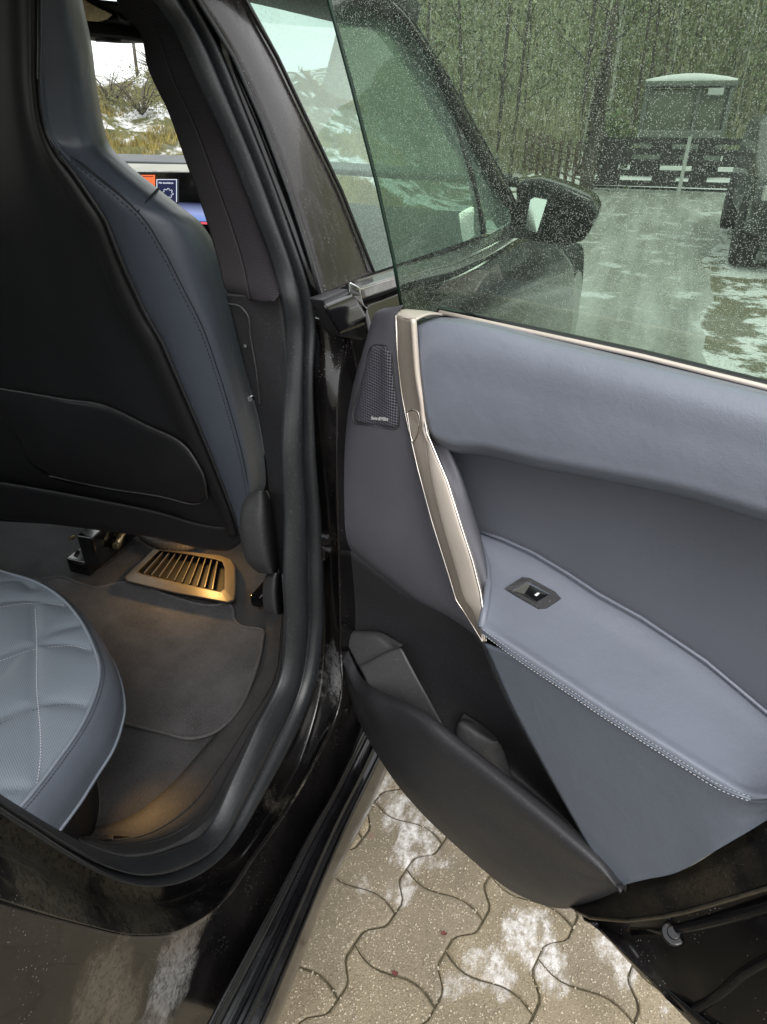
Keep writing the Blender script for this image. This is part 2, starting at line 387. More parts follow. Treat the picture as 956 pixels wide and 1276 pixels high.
def glass(name, tint, gloss=1.0, specks=0, sc=420, film=0, speck_col=(.62, .72, .62)):
    m, t, b, pos, out = mk(name); t.nodes.remove(b)
    tr = nd(t, 'ShaderNodeBsdfTransparent'); tr.inputs[0].default_value = (*tint, 1)
    gl = nd(t, 'ShaderNodeBsdfGlossy'); gl.inputs['Roughness'].default_value = .01; gl.inputs[0].default_value = (.95, 1, .97, 1)
    fr = nd(t, 'ShaderNodeFresnel'); fr.inputs[0].default_value = 1.5
    f = mth(t, 'MULTIPLY', fr.outputs[0], gloss)
    m1 = nd(t, 'ShaderNodeMixShader'); t.links.new(f, m1.inputs[0]); t.links.new(tr.outputs[0], m1.inputs[1]); t.links.new(gl.outputs[0], m1.inputs[2])
    last = m1.outputs[0]
    if specks or film:
        df = nd(t, 'ShaderNodeBsdfDiffuse'); df.inputs[0].default_value = (*speck_col, 1)
        tl = nd(t, 'ShaderNodeBsdfTranslucent'); tl.inputs[0].default_value = (*speck_col, 1)
        ms = nd(t, 'ShaderNodeMixShader'); ms.inputs[0].default_value = .6; t.links.new(df.outputs[0], ms.inputs[1]); t.links.new(tl.outputs[0], ms.inputs[2])
        warp = nd(t, 'ShaderNodeVectorMath'); warp.operation = 'ADD'
        nz = nd(t, 'ShaderNodeTexNoise'); nz.inputs['Scale'].default_value = 60; t.links.new(pos, nz.inputs['Vector'])
        sc1 = nd(t, 'ShaderNodeVectorMath'); sc1.operation = 'SCALE'; sc1.inputs['Scale'].default_value = .004; t.links.new(nz.outputs[1], sc1.inputs[0])
        t.links.new(pos, warp.inputs[0]); t.links.new(sc1.outputs[0], warp.inputs[1])
        d1 = ramp(t, voro(t, warp.outputs[0], sc), [(.22, 1.), (.42, 0.)])
        d2 = ramp(t, voro(t, warp.outputs[0], sc * .35), [(.06, .7), (.2, 0.)])
        zone = ramp(t, noise(t, pos, 7, 4, .6), [(.25, .35), (.6, 1.)])
        sel = ramp(t, noise(t, pos, 240, 2), [(.36, .25), (.62, 1.)])
        k = mth(t, 'MULTIPLY', mth(t, 'ADD', mth(t, 'MULTIPLY', d1, sel), mth(t, 'MULTIPLY', d2, .45)), specks)
        k = mth(t, 'ADD', mth(t, 'MULTIPLY', k, zone), film)
        k = mth(t, 'MINIMUM', k, .9)
        m2 = nd(t, 'ShaderNodeMixShader'); t.links.new(k, m2.inputs[0]); t.links.new(last, m2.inputs[1]); t.links.new(ms.outputs[0], m2.inputs[2]); last = m2.outputs[0]
    t.links.new(last, out.inputs[0]); return m
M['glass_door'] = glass('tinted rear door glass with dried droplets', (.36, .46, .365), 2.0, specks=.52, sc=820, film=.03)
M['glass_front'] = glass('front door glass with painted sky haze', (.55, .75, .66), 1.0, specks=.4, sc=420, film=.29, speck_col=(.74, .94, .86))  # film whitens the pane to stand in for the reflected sky
M['glass_clear'] = glass('windscreen glass', (.92, .96, .93), .5)
M['mirror'] = simple('mirror glass', (.8, .85, .82), .03, metal=1, var=.02)

def emit(name, col, s):
    m = bpy.data.materials.new(name); m.use_nodes = True; t = m.node_tree; t.nodes.clear()
    o = t.nodes.new('ShaderNodeOutputMaterial'); e = t.nodes.new('ShaderNodeEmission'); e.inputs[0].default_value = (*col, 1); e.inputs[1].default_value = s
    t.links.new(e.outputs[0], o.inputs[0]); return m

# outdoor materials
def paver_mat():
    m, t, b, pos, out = mk('wet sandy concrete paver')
    oi = nd(t, 'ShaderNodeObjectInfo')
    big = noise(t, pos, 6, 5, .6)
    c = mix(t, ramp(t, big, [(.3, 0.), (.7, 1.)]), (.165, .130, .076), (.335, .275, .18))
    c = mix(t, mth(t, 'MULTIPLY', oi.outputs['Random'], .6), c, (.17, .145, .105))
    g1 = ramp(t, voro(t, pos, 240), [(.10, 1.), (.42, 0.)]); gs = ramp(t, noise(t, pos, 130, 3), [(.46, 0.), (.62, 1.)])
    c = mix(t, mth(t, 'MULTIPLY', mth(t, 'MULTIPLY', g1, gs), .95), c, (.70, .62, .47))
    g2 = ramp(t, noise(t, pos, 260, 5, .8), [(.34, 1.), (.5, 0.)]); c = mix(t, mth(t, 'MULTIPLY', g2, .65), c, (.06, .045, .03))
    rd = ramp(t, noise(t, pos, 17, 3, .6), [(.66, 0.), (.74, .5)]); c = mix(t, rd, c, (.22, .11, .07))
    wn_ = noise(t, pos, 11, 9, .72, (1.0, .55, 1)); fine_ = noise(t, pos, 75, 8, .75)
    ice_ = ramp(t, noise(t, pos, 30, 9, .72, (1.2, .6, 1)), [(.42, .12), (.53, 1.)])
    for (px_, py_, rad, st) in ((470, 985, .045, .8), (505, 1010, .065, 1.), (520, 1060, .05, 1.), (500, 1110, .035, .9), (660, 1170, .055, 1.), (610, 1205, .05, .9), (690, 1215, .03, .8), (770, 1190, .05, .9), (545, 1000, .04, .8), (560, 1230, .03, .7)):
        c0 = PZ(px_, py_, .015); ds = nd(t, 'ShaderNodeVectorMath'); ds.operation = 'DISTANCE'; t.links.new(pos, ds.inputs[0]); ds.inputs[1].default_value = tuple(c0)
        q = mth(t, 'ADD', mth(t, 'DIVIDE', ds.outputs['Value'], rad), mth(t, 'MULTIPLY', mth(t, 'SUBTRACT', wn_, .5), 4.2))
        k_ = mth(t, 'MULTIPLY', ramp(t, q, [(.62, st), (.98, 0.)]), ramp(t, fine_, [(.36, .12), (.60, 1.)]))
        k_ = mth(t, 'MULTIPLY', k_, ice_)
        c = mix(t, mth(t, 'MULTIPLY', k_, .95), c, (.68, .66, .64))
    fr = ramp(t, noise(t, pos, 5.5, 10, .78), [(.60, 0.), (.66, .7)]); c = mix(t, mth(t, 'MULTIPLY', fr, ramp(t, fine_, [(.4, .1), (.6, 1.)])), c, (.66, .64, .62))
    t.links.new(c, b.inputs['Base Color'])
    r = nd(t, 'ShaderNodeMapRange'); t.links.new(big, r.inputs[0]); r.inputs[3].default_value = .25; r.inputs[4].default_value = .8; t.links.new(r.outputs[0], b.inputs['Roughness'])
    bump(t, b, mth(t, 'ADD', noise(t, pos, 350, 4, .7), mth(t, 'MULTIPLY', g1, .7)), .6, .002); return m
M['paver'] = paver_mat()
M['sand'] = simple('joint sand', (.085, .072, .042), .9, var=.5, vs=60, bs=400, bstr=.6, bd=.002)

def ground_mat():
    m, t, b, pos, out = mk('grass and snow')
    big = noise(t, pos, .55, 6, .62); fine = noise(t, pos, 14, 5, .7); mid = noise(t, pos, 3, 5, .65)
    c = mix(t, ramp(t, mid, [(.3, 0.), (.7, 1.)]), (.10, .095, .03), (.20, .15, .045)); c = mix(t, ramp(t, fine, [(.35, 0.), (.7, 1.)]), c, (.055, .075, .02))
    sn = ramp(t, mth(t, 'ADD', mth(t, 'MULTIPLY', big, .62), mth(t, 'MULTIPLY', mid, .38)), [(.50, 0.), (.545, 1.)]); sf = ramp(t, fine, [(.32, 0.), (.5, 1.)])
    c = mix(t, mth(t, 'MULTIPLY', sn, sf), c, (.78, .78, .80))
    t.links.new(c, b.inputs['Base Color']); b.inputs['Roughness'].default_value = .9
    bump(t, b, fine, .8, .05); return m
M['ground'] = ground_mat()
def verge_mat():
    m, t, b, pos, out = mk('patchy snow on frozen verge')
    a = noise(t, pos, 2.6, 7, .68); f = noise(t, pos, 40, 5, .7)
    c = mix(t, ramp(t, f, [(.35, 0.), (.65, 1.)]), (.10, .095, .06), (.24, .22, .15))
    c = mix(t, mth(t, 'MULTIPLY', ramp(t, a, [(.47, 0.), (.53, 1.)]), ramp(t, f, [(.33, .2), (.5, 1.)])), c, (.80, .81, .83))
    t.links.new(c, b.inputs['Base Color']); b.inputs['Roughness'].default_value = .8; bump(t, b, f, .5, .02); return m
M['verge'] = verge_mat()
def drive_mat():
    m, t, b, pos, out = mk('icy gravel driveway')
    w = noise(t, pos, 1.2, 6, .65, (2.2, .35, 1)); f = noise(t, pos, 30, 5, .7); g = noise(t, pos, 2.2, 5, .6)
    c = mix(t, ramp(t, w, [(.3, 0.), (.7, 1.)]), (.20, .20, .18), (.42, .42, .39)); c = mix(t, ramp(t, f, [(.3, .7), (.5, 0.)]), c, (.07, .07, .06))
    sx = nd(t, 'ShaderNodeSeparateXYZ'); t.links.new(pos, sx.inputs[0])
    lft = mth(t, 'MULTIPLY', mth(t, 'ADD', sx.outputs[0], 1.15), -.16)
    tr = noise(t, pos, 3.0, 4, .6, (1.6, .10, 1)); c = mix(t, ramp(t, tr, [(.40, 0.), (.60, .55)]), c, (.56, .57, .56))
    gg = mth(t, 'ADD', g, mth(t, 'MAXIMUM', lft, 0.))
    c = mix(t, mth(t, 'MULTIPLY', ramp(t, gg, [(.57, 0.), (.63, 1.)]), ramp(t, f, [(.38, .2), (.55, 1.)])), c, (.74, .75, .77))
    t.links.new(c, b.inputs['Base Color']); b.inputs['Roughness'].default_value = .42; b.inputs['Specular IOR Level'].default_value = .5; bump(t, b, f, .5, .02); return m
M['drive'] = drive_mat()
M['bark'] = simple('birch bark', (.36, .36, .30), .8, var=.45, vs=5, bs=30, bstr=.5, bd=.01)
M['bark_dark'] = simple('dark bark', (.085, .07, .058), .9, var=.4, vs=6, bs=30, bstr=.5, bd=.01)
M['fence_wood'] = simple('weathered brown fence wood', (.13, .10, .065), .8, var=.3, vs=8)
M['foliage'] = simple('dark green needles', (.145, .18, .085), .9, var=.5, vs=2)
M['twig'] = simple('brown twigs and dry leaves', (.26, .25, .15), .9, var=.6, vs=1.5)
M['shrubleaf'] = simple('yellow green shrub leaves', (.13, .125, .05), .8, var=.5, vs=2)
M['snow'] = simple('snow', (.80, .80, .82), .7, var=.04, vs=6, bs=20, bstr=.3, bd=.02)
M['wood_dark'] = simple('dark stained boards', (.022, .020, .018), .7, var=.3, vs=12, bs=60, bstr=.3, bd=.004)
M['galv'] = simple('galvanised post', (.45, .46, .45), .5, metal=.3, var=.1)
M['tyre'] = simple('tyre rubber', (.012, .012, .012), .8, var=.2, vs=30, bs=80, bstr=.3, bd=.004)
M['cab'] = simple('dark grey green vehicle paint', (.12, .13, .115), .4, var=.1)
M['cabglass'] = simple('dark window glass', (.14, .15, .12), .1, var=.1)
M['forest_hill'] = simple('wooded hillside', (.19, .20, .12), .95, var=.5, vs=1.2, bs=6, bstr=.8, bd=.3)

# ================================================================== LARGE STRUCTURE: ground
def gz(x, y):
    z = -.0175 * max(0, y - 1.5)
    d = math.hypot(x, y); az = math.degrees(math.atan2(x, y))
    k = min(1, max(0, (-az - 17) / 9))                    # bank to the left of the drive
    z += k * max(0, min(1, (d - 8.2) / 7.5)) ** 1.2 * 1.95 * (1 + .1 * math.sin(az * 1.3))
    if d > 24: z += (d - 24) * .12 * (1 - k * 1.0)
    return z
xs = np.r_[-220, -120, -80, -50, np.arange(-34, 26.1, .5), 40, 80, 140, 220]; ys = np.r_[-60, -30, -15, -8, np.arange(-5, 40.1, .5), 55, 80, 120, 220]
V = [(x, y, gz(x, y) - .03 + (.05 * mnoise.noise(Vector((x * .9, y * .9, 0))) if y > 6 and x < -2.4 else 0)) for y in ys for x in xs]
g = mesh('ground', V, gfaces(len(ys), len(xs)), M['ground'], base=A([0, 0, 0.])); tag(g, kind='structure')
# driveway
def strip(name, L, R, mat, lift, nx=8):
    V = []
    for (a, b) in zip(L, R):
        for i in range(nx):
            x = a[0] + (b[0] - a[0]) * i / (nx - 1); y = a[1] + (b[1] - a[1]) * i / (nx - 1); V.append((x, y, gz(x, y) + lift))
    return mesh(name, V, gfaces(len(L), nx), mat, base=A([0, 0, 0.]))
ky = np.arange(2.6, 22, .4)
def edgeL(y): return -2.5 + .55 * min(1, y / 16) + .12 * math.sin(y * .9)
def edgeR(y): return float(np.interp(y, [2, 3, 5, 8, 11, 15, 22], [.30, .36, .42, .48, .75, 1.6, 2.2])) + .05 * math.sin(y * 2.1) + .03 * math.sin(y * 5.3)
dw = strip('driveway', [(edgeL(y), y) for y in ky], [(edgeR(y), y) for y in ky], M['drive'], .004, 12); tag(dw, kind='structure')
vg = strip('snowy_verge', [(edgeR(y) - .02, y) for y in ky], [(edgeR(y) + 2.6, y) for y in ky], M['verge'], .002, 12); tag(vg, kind='structure')
bed = mesh('paving_bed', [(-3, -2, .0065), (2.2, -2, .0065), (2.2, 2.62, .0065), (-3, 2.62, .0065)], [(0, 1, 2, 3)], M['sand'], base=A([0, 0, .0065])); tag(bed, kind='structure')
# interlocking pavers
def make_paver():
    Ln, s, d = .170, .140, .015; g_ = .0015
    def prof(y):                      # trapezoid wave
        y = (y / Ln) % 1
        y = min(y, 1 - y); k = min(1, max(0, (y - .13) / .24))
        return s / 2 + d * math.cos(math.pi * k)
    WV = lambda x: .011 * math.sin(2 * math.pi * x / (s + 2 * d))
    yy = [0, .13, .19, .25, .31, .37, .63, .69, .75, .81, .87, 1]
    R_ = [(prof(a * Ln) - g_, min(max(a * Ln, g_), Ln - g_)) for a in yy]; P = R_ + [(-x, y) for x, y in R_[::-1]]
    xe = [x for x in np.linspace(-(s / 2 + d - g_), s / 2 + d - g_, 12)[1:-1]]
    P = R_ + [(x, Ln - g_) for x in xe[::-1]] + [(-x, y) for x, y in R_[::-1]] + [(x, g_) for x in xe]
    P = [(x, y - Ln / 2 + (WV(x) if (y < .001 + g_ or y > Ln - g_ - .001) else 0)) for x, y in P]; n = len(P); V = []
    for ins, z in ((0, -.03), (0, -.0035), (.0025, -.0008), (.007, 0)):
        for x, y in P: V.append((x * (1 - ins / .07), y * (1 - ins / .08), z))
    F = [tuple(range(3 * n, 4 * n))]
    for r_ in range(3): F += [(r_ * n + i, r_ * n + (i + 1) % n, (r_ + 1) * n + (i + 1) % n, (r_ + 1) * n + i) for i in range(n)]
    F = [f[::-1] for f in F[1:]] and [F[0][::-1]] + F[1:]
    me = bpy.data.meshes.new('paver'); me.from_pydata(V, [], F)
    bm = bmesh.new(); bm.from_mesh(me); bmesh.ops.recalc_face_normals(bm, faces=bm.faces); bm.to_mesh(me); bm.free()
    me.materials.append(M['paver']); return me
pme = make_paver(); th = math.radians(-14); ct, st = math.cos(th), math.sin(th); cnt = 0
for i in range(-9, 18):
    for j in range(-10, 20):
        a, b_ = i * .140, j * .170 + (.085 if i % 2 else 0)
        x = .1 + a * ct - b_ * st; y = .55 + a * st + b_ * ct
        if not (-.75 < x < 1.25 and .1 < y < 2.2): continue
        if (x < -.5) or cnt >= 290: continue
        o = bpy.data.objects.new('paver', pme); COL.objects.link(o); o.parent = bed
        o.location = (x, y, .0055 + rnd.uniform(-.0018, .0018)); o.rotation_euler = (rnd.gauss(0, .004), rnd.gauss(0, .004), th + rnd.gauss(0, .004)); cnt += 1

# ================================================================== CAR
car = thing('car', (-1.15, 1.0, 0), 'black car with its rear side door wide open showing blue grey leather inside', 'car')
UPc = A([0, 0, 1.])
# --- opening seal
inner = C(SIDE, -.05, [(176,-40),(190,0),(218,42),(251,113),(285,188),(318,272),(341,335),(350,371),(355,404),(354,476),(350,559),(354,643),(353,724),(355,778),(347,849),(318,908),(290,968),(259,1031),(209,1060),(167,1068),(117,1056),(75,1035),(30,1008),(0,989),(-40,960)])
outer = C(SIDE, -.045, [(215,-40),(234,0),(268,71),(310,176),(347,272),(377,364),(386,404),(381,471),(386,551),(396,643),(401,720),(401,784),(390,850),(362,920),(325,985),(290,1038),(238,1085),(188,1098),(138,1090),(78,1058),(25,1022),(0,1006),(-40,978)])
def ribbon(name, a, b, prof, mat, parent, nu=260, nv=34, dirn=(1, 0, 0), solid=.002):
    ga, gb = arc(a, nu), arc(b, nu); t = np.linspace(0, 1, nv)
    d = A([prof(x) for x in t])
    G = ga[None] * (1 - t)[:, None, None] + gb[None] * t[:, None, None] + d[:, None, None] * A(dirn)[None, None]
    return sheet(name, G, mat, parent, solid=solid)
def sealprof(t):
    v = .016 * math.sin(math.pi * min(1, t / .12)) if t < .06 else .016
    v = .010 * min(1, t / .08) + .010 * max(0, math.sin(math.pi * (t - .08) / .42)) if t < .5 else .010 + .014 * max(0, math.sin(math.pi * (t - .5) / .38)) if t < .88 else .010 * (1 - (t - .88) / .12)
    return v - .010 * math.exp(-((t - .52) / .03) ** 2)
ribbon('door_seal', inner, outer, sealprof, M['rubber'], car, dirn=(.9, -.3, .1))
# --- jamb: painted band from the seal out to the sill and rear wheel arch
J1 = C(SIDE, -.058, [(-60,965),(0,1000),(25,1016),(75,1050),(138,1082),(188,1090),(238,1077),(290,1030),(325,977),(360,912),(386,850),(396,784),(396,720),(391,643),(381,551),(376,471),(381,404),(372,364)])
Jb = C(SIDE, -.045, [(-60,1020),(0,1047),(40,1068),(90,1098),(140,1116),(195,1122),(245,1106),(300,1062),(340,1003),(375,938),(400,862),(408,790),(406,720),(402,643),(393,551),(388,471),(390,420),(386,392)])
Jc = C(SIDE, -.022, [(-60,1045),(0,1072),(40,1092),(90,1120),(140,1138),(200,1143),(252,1124),(306,1080),(350,1018),(386,952),(410,880),(416,800),(414,720),(411,643),(404,551),(402,471),(404,430),(402,400)])
Jm = C(SIDE, -.002, [(-60,1100),(0,1121),(50,1137),(105,1152),(176,1165),(236,1154),(276,1124),(318,1064),(356,1010),(395,943),(420,890),(424,800),(423,720),(421,643),(420,551),(424,471),(430,440),(436,410)])
jamb = sheet('door_jamb', grid([J1, Jb, Jc, Jm], 220, 40), M['paint_jamb'], car, solid=.003)
Jq = C(SIDE, .01, [(-60,1300),(0,1330),(60,1350),(120,1350),(190,1330),(262,1276),(300,1206),(345,1120),(379,1056),(410,1000),(440,935),(452,900),(455,860),(457,830),(460,760),(462,700),(462,660),(470,600)])
Jn = C(SIDE, .002, [(-60,1150),(0,1175),(55,1190),(120,1198),(190,1200),(248,1180),(287,1143),(330,1080),(368,1022),(402,958),(426,902),(432,830),(434,760),(434,700),(434,640),(434,560),(440,500),(446,460)])
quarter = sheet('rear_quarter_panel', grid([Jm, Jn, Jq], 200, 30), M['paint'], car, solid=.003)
# --- sill strips
def zline(z, pts): return C(PZ, z, pts)
s0 = zline(.425, [(255,1290),(262,1276),(300,1206),(345,1122),(379,1056),(412,998),(447,928),(465,895),(480,860)])
s1 = zline(.405, [(318,1290),(325,1276),(352,1214),(381,1144),(405,1085),(430,1028),(472,943),(490,900),(505,860)])
ga, gb = arc(s0, 160), arc(s1, 160); tt = np.linspace(0, 1, 60)
pr = A([.004 * max(0, math.sin(x * 2 * math.pi * 3.0)) ** .5 + (.010 if x < .22 else 0) + (.012 if x > .74 else 0) - (.010 if .34 < x < .45 else 0) for x in tt])
ridge = sheet('sill_strip', ga[None] * (1 - tt)[:, None, None] + gb[None] * tt[:, None, None] + pr[:, None, None] * UPc, M['rubber_dark'], car, solid=.003)
s2 = zline(.24, [(335,1290),(342,1276),(372,1200),(405,1110),(432,1062),(459,1014),(484,955),(500,915),(520,870)])
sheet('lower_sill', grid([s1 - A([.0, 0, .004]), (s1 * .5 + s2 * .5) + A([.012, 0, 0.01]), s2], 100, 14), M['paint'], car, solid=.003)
low = s2.copy(); low[:, 0] -= .25; low[:, 2] -= .02
sheet('underbody', grid([s2, low], 60, 6), M['black'], car, solid=.003, toward=(0, 0, -1))
# --- channel strip and pillar cover beside the seal
ch0 = C(SIDE, -.062, [(205,-40),(226,0),(262,71),(304,176),(341,272),(372,364),(380,395)])
ch1 = C(SIDE, -.03, [(212,-40),(240,0),(276,71),(318,168),(353,262),(382,345),(392,385)])
ch2 = C(SIDE, -.018, [(232,-40),(251,0),(295,71),(332,155),(364,243),(388,318),(402,372)])
sheet('pillar_channel', grid([ch0, ch1, ch2], 80, 12), M['rubber_dark'], car)
tube('channel_bead', C(SIDE, -.012, [(226,-40),(247,0),(291,71),(328,155),(361,243),(385,318),(400,372)]), .0022, M['rubber'], car)
# --- inner pillar trim
tl = C(SIDE, -.13, [(124,-40),(146,0),(176,46),(184,84),(209,138),(230,197),(255,268),(272,326),(281,360),(290,372)])
tr_ = C(SIDE, -.052, [(182,-40),(194,0),(222,42),(255,113),(289,188),(322,272),(343,330),(350,355),(348,366),(340,374)])
fab = grid([tl, tl * .7 + tr_ * .3 + A([.007, -.004, 0]), tl * .35 + tr_ * .65 + A([.009, -.005, 0]), tr_], 90, 25)
sheet('pillar_fabric_plain', fab[:12], M['knit_plain'], car)
sheet('pillar_fabric_ribbed', fab[11:], M['knit'], car)
bl = C(SIDE, -.134, [(281,366),(288,390),(303,450),(322,520),(332,580),(339,650),(346,700),(351,750),(354,800)])
br = C(SIDE, -.054, [(348,366),(353,390),(358,450),(357,520),(357,580),(358,650),(358,700),(358,750),(358,800)])
lower_tr = sheet('pillar_lower_trim', grid([bl, bl * .6 + br * .4 + A([.006, -.006, 0]), br], 60, 14, pairs=True), M['plastic'], car)
bvl = BV(lower_tr)
P = onc(bvl, [(282,381),(302,383),(308,390),(313,420),(320,460),(325,505)], .001, 40)
tube('pillar_hatch_line', P, .0012, M['plastic_in'], car)
hk = on(bvl, 316, 495, .004)
cyl('belt_hook', hk, (0.2, -1, .2), .0035, .008, M['chrome'], car, n=12); cyl('belt_screw', on(bvl, 308, 430, .002), (0.2, -1, .2), .002, .004, M['chrome'], car, n=10)

# --- front door (closed) with pillar cover, glass, frame, mirror
fd = thing('front_door', (-.33, 1.3, .4), parent=car)
pc = [(296,-40),(307,0),(346,71),(388,159),(426,238),(451,301),(466,339)]
pcl = [(228,-40),(249,0),(293,71),(331,155),(363,243),(387,318),(401,371)]
sheet('pillar_cover', grid([C(SIDE, -.012, pcl), C(SIDE, -.008, [((a[0]+b[0])/2, (a[1]+b[1])/2) for a, b in zip(pcl, pc)]), C(SIDE, -.010, pc)], 60, 10, pairs=True), M['pillar_gloss'], fd, solid=.003)
tube('glass_run_edge', C(SIDE, -.006, pc), .0022, M['rubber_dark'], fd)
gb_ = C(SIDE, -.014, [(462,346),(497,334),(556,319),(612,293),(642,280)])
gt_ = C(SIDE, -.014, [(292,-50),(420,-40),(500,20),(577,150),(642,280)])
G = grid([gb_, gt_], 60, 40)
# front glass sheet bounded by cover edge (left) and roof curve
left = C(SIDE, -.014, pc); 
right = C(SIDE, -.014, [(470,-40),(478,0),(510,30),(545,90),(585,170),(618,232),(640,280)])
bot = C(SIDE, -.014, [(466,341),(497,334),(556,319),(612,293),(640,281)])
sheet('window_glass', grid([left, right], 60, 30), M['glass_front'], fd, solid=0)
fo = [(430,-60),(470,-20),(510,20),(530,50),(556,92),(598,167),(625,215),(644,255),(652,280)]
fi = [(400,-60),(436,-20),(478,12),(500,35),(535,84),(562,138),(590,190),(620,245),(636,276)]
sheet('window_frame', grid([C(SIDE, -.006, fi), C(SIDE, .008, [((a[0]+b[0])/2, (a[1]+b[1])/2) for a, b in zip(fi, fo)]), C(SIDE, -.002, fo)], 80, 8, pairs=True), M['paint_clean'], fd, solid=.004)
tube('frame_edge_trim', C(SIDE, .002, fo), .0022, M['rubber'], fd)
tube('quarter_divider', C(SIDE, -.012, [(569,155),(586,215),(602,290)]), .008, M['plastic'], fd)
# belt moulding
b0 = C(SIDE, -.012, [(435,352),(470,341),(500,331),(556,316),(610,292),(636,278)]); b1 = C(SIDE, .014, [(449,360),(480,349),(510,341),(566,328),(620,302),(645,288)]); b2 = C(SIDE, .014, [(452,372),(482,362),(512,352),(568,337),(622,310),(646,293)])
sheet('belt_moulding', grid([b0, b1, b2], 60, 9, linear=True), simple('wet satin moulding', (.22, .22, .22), .22, metal=.7, var=.3, vs=60), fd, solid=.003)
tube('belt_chrome_line', C(SIDE, .013, [(436,353),(449,360),(480,350),(510,342),(566,328),(620,302),(645,288)]), .0015, M['chrome'], fd)
# outer skin of front door and front wing
k0 = C(SIDE, .006, [(452,376),(482,366),(512,355),(568,340),(622,312),(650,296),(672,292)])
k1 = C(SIDE, .03, [(462,420),(500,410),(540,395),(600,375),(650,345),(680,330),(705,318)])
k2 = C(SIDE, .045, [(470,470),(520,470),(570,450),(630,430),(670,405),(698,385),(716,345)])
k3 = C(SIDE, .04, [(480,560),(530,560),(590,540),(640,500),(680,470),(700,440),(712,410)])
sheet('outer_skin', grid([k0, k1, k2, k3], 60, 24, pairs=True), M['paint_clean'], fd, solid=.004)
ws = cyl('front_tyre', (-.46, 3.3, .38), (1, 0, 0), .38, .25, M['tyre'], car, n=40, bevel=.02)
cyl('front_rim', (-.335, 3.3, .38), (1, 0, 0), .26, .02, M['galv'], car, n=30)
# mirror
mo = [(642,232),(650,224),(672,222),(704,232),(738,247),(745,264),(738,283),(728,300),(706,307),(672,303),(655,299),(645,282)]
mp = C(PY, 1.62, mo); 
mh = plate('mirror_housing', mp, .11, M['paint_clean'], fd, bevel=.012, smooth=True)
mi = [(652,238),(656,231),(672,229),(700,238),(729,251),(736,264),(729,280),(721,293),(703,299),(674,296),(661,292),(654,280)]
plate('mirror_face', C(PY, 1.617, mi), .003, M['gloss'], fd, bevel=.001)
plate('mirror_bright_patch', A([PY(x, y, 1.611 - (y - 246) * .0006) for x, y in [(661,249),(666,246),(682,249),(677,266),(669,290),(654,286)]]), .002, simple('bright patch for pale sky in mirror', (.85, .92, .88), .06, metal=1, var=.02), fd, bevel=0)  # plate cut to the bright reflection's outline, tilted up towards the sky
box('mirror_arm', PY(648, 286, 1.66), (.03, .05, .012), M['plastic'], fd)
# --- corner piece where pillar cover, belt and door end meet
cp = [(402,373),(436,360),(442,372),(452,392),(462,412),(455,424),(428,420),(420,412),(412,388)]
corner = plate('pillar_end_cap', C(SIDE, .004, cp), .02, M['plastic'], fd, bevel=.004, smooth=True)
q0 = C(SIDE, .003, [(401,374),(436,360)]); q1 = C(SIDE, .018, [(404,380),(440,366)]); q2 = C(SIDE, .014, [(424,416),(462,402)])
sheet('pillar_end_flap', grid([q0, q1, q2], 16, 14), M['rubber_dark'], fd)
sheet('belt_end_cap', grid([C(SIDE, .016, [(435,352),(449,361)]), C(SIDE, .018, [(436,362),(452,375)]), C(SIDE, .004, [(440,372),(462,384)])], 10, 10), M['gloss'], fd)
box('door_hinge', SIDE(440, 620, -.01), (.02, .02, .045), M['paint_jamb'], fd); box('door_check_arm', SIDE(408, 675, -.03), (.010, .03, .012), M['paint_jamb'], fd, bevel=.002)
for (x, y) in ((405, 668), (409, 684)): cyl('hinge_bolt', SIDE(x, y, -.006), (1, 0, 0), .004, .008, M['chrome'], fd, n=6)

# ================================================================== REAR DOOR (open)
rd = thing('rear_door', duv(.0, .45, 0), parent=car)
rows = [((478,384),(500,381)),((466,392),(494,394)),((457,421),(496,425)),((438,488),(507,490)),((421,568),(520,566)),((409,639),(536,640)),((413,666),(544,668)),((446,697),(553,700)),((480,722),(564,730)),((513,746),(576,755)),((560,770),(591,780)),((600,797),(602,799))]
cv = []
for t, w in ((0, -.02), (.03, .0), (.09, .012), (.4, .024), (.8, .030), (1.0, .030)):
    cv.append(A([DOOR(a[0] + (b[0] - a[0]) * t, a[1] + (b[1] - a[1]) * t, w + (.02 if i >= 10 else 0) * 0) for i, (a, b) in enumerate(rows)]))
fp = sheet('front_panel', grid(cv, 120, 50, pairs=True), M['soft'], rd, solid=.004)
bf = BV(fp)
# speaker grille
gl = [(468,429),(462,434),(455,462),(447,491),(440,516),(441,524),(446,528)]; gr = [(481,430),(487,438),(490,462),(494,491),(498,522),(497,531),(491,535)]
c_ = []
for t, lf in ((0, -.0006), (.04, .0006), (.5, .0008), (.96, .0006), (1, -.0006)):
    c_.append(A([on(bf, a[0] + (b[0] - a[0]) * t, a[1] + (b[1] - a[1]) * t, (-.001 if i in (0, len(gl) - 1) else lf)) for i, (a, b) in enumerate(zip(gl, gr))]))
grille = sheet('speaker_grille', grid(c_, 50, 24, pairs=True), M['grille'], rd)
hl_ = lambda P: tube('grille_border', P, .0009, M['plastic_in'], rd, n=6)
hl_(onc(bf, gl, .0004, 60)); hl_(onc(bf, gr, .0004, 60)); hl_(onc(bf, [gl[-1], gr[-1]], .0004, 20)); hl_(onc(bf, [gl[0], gr[0]], .0004, 20))
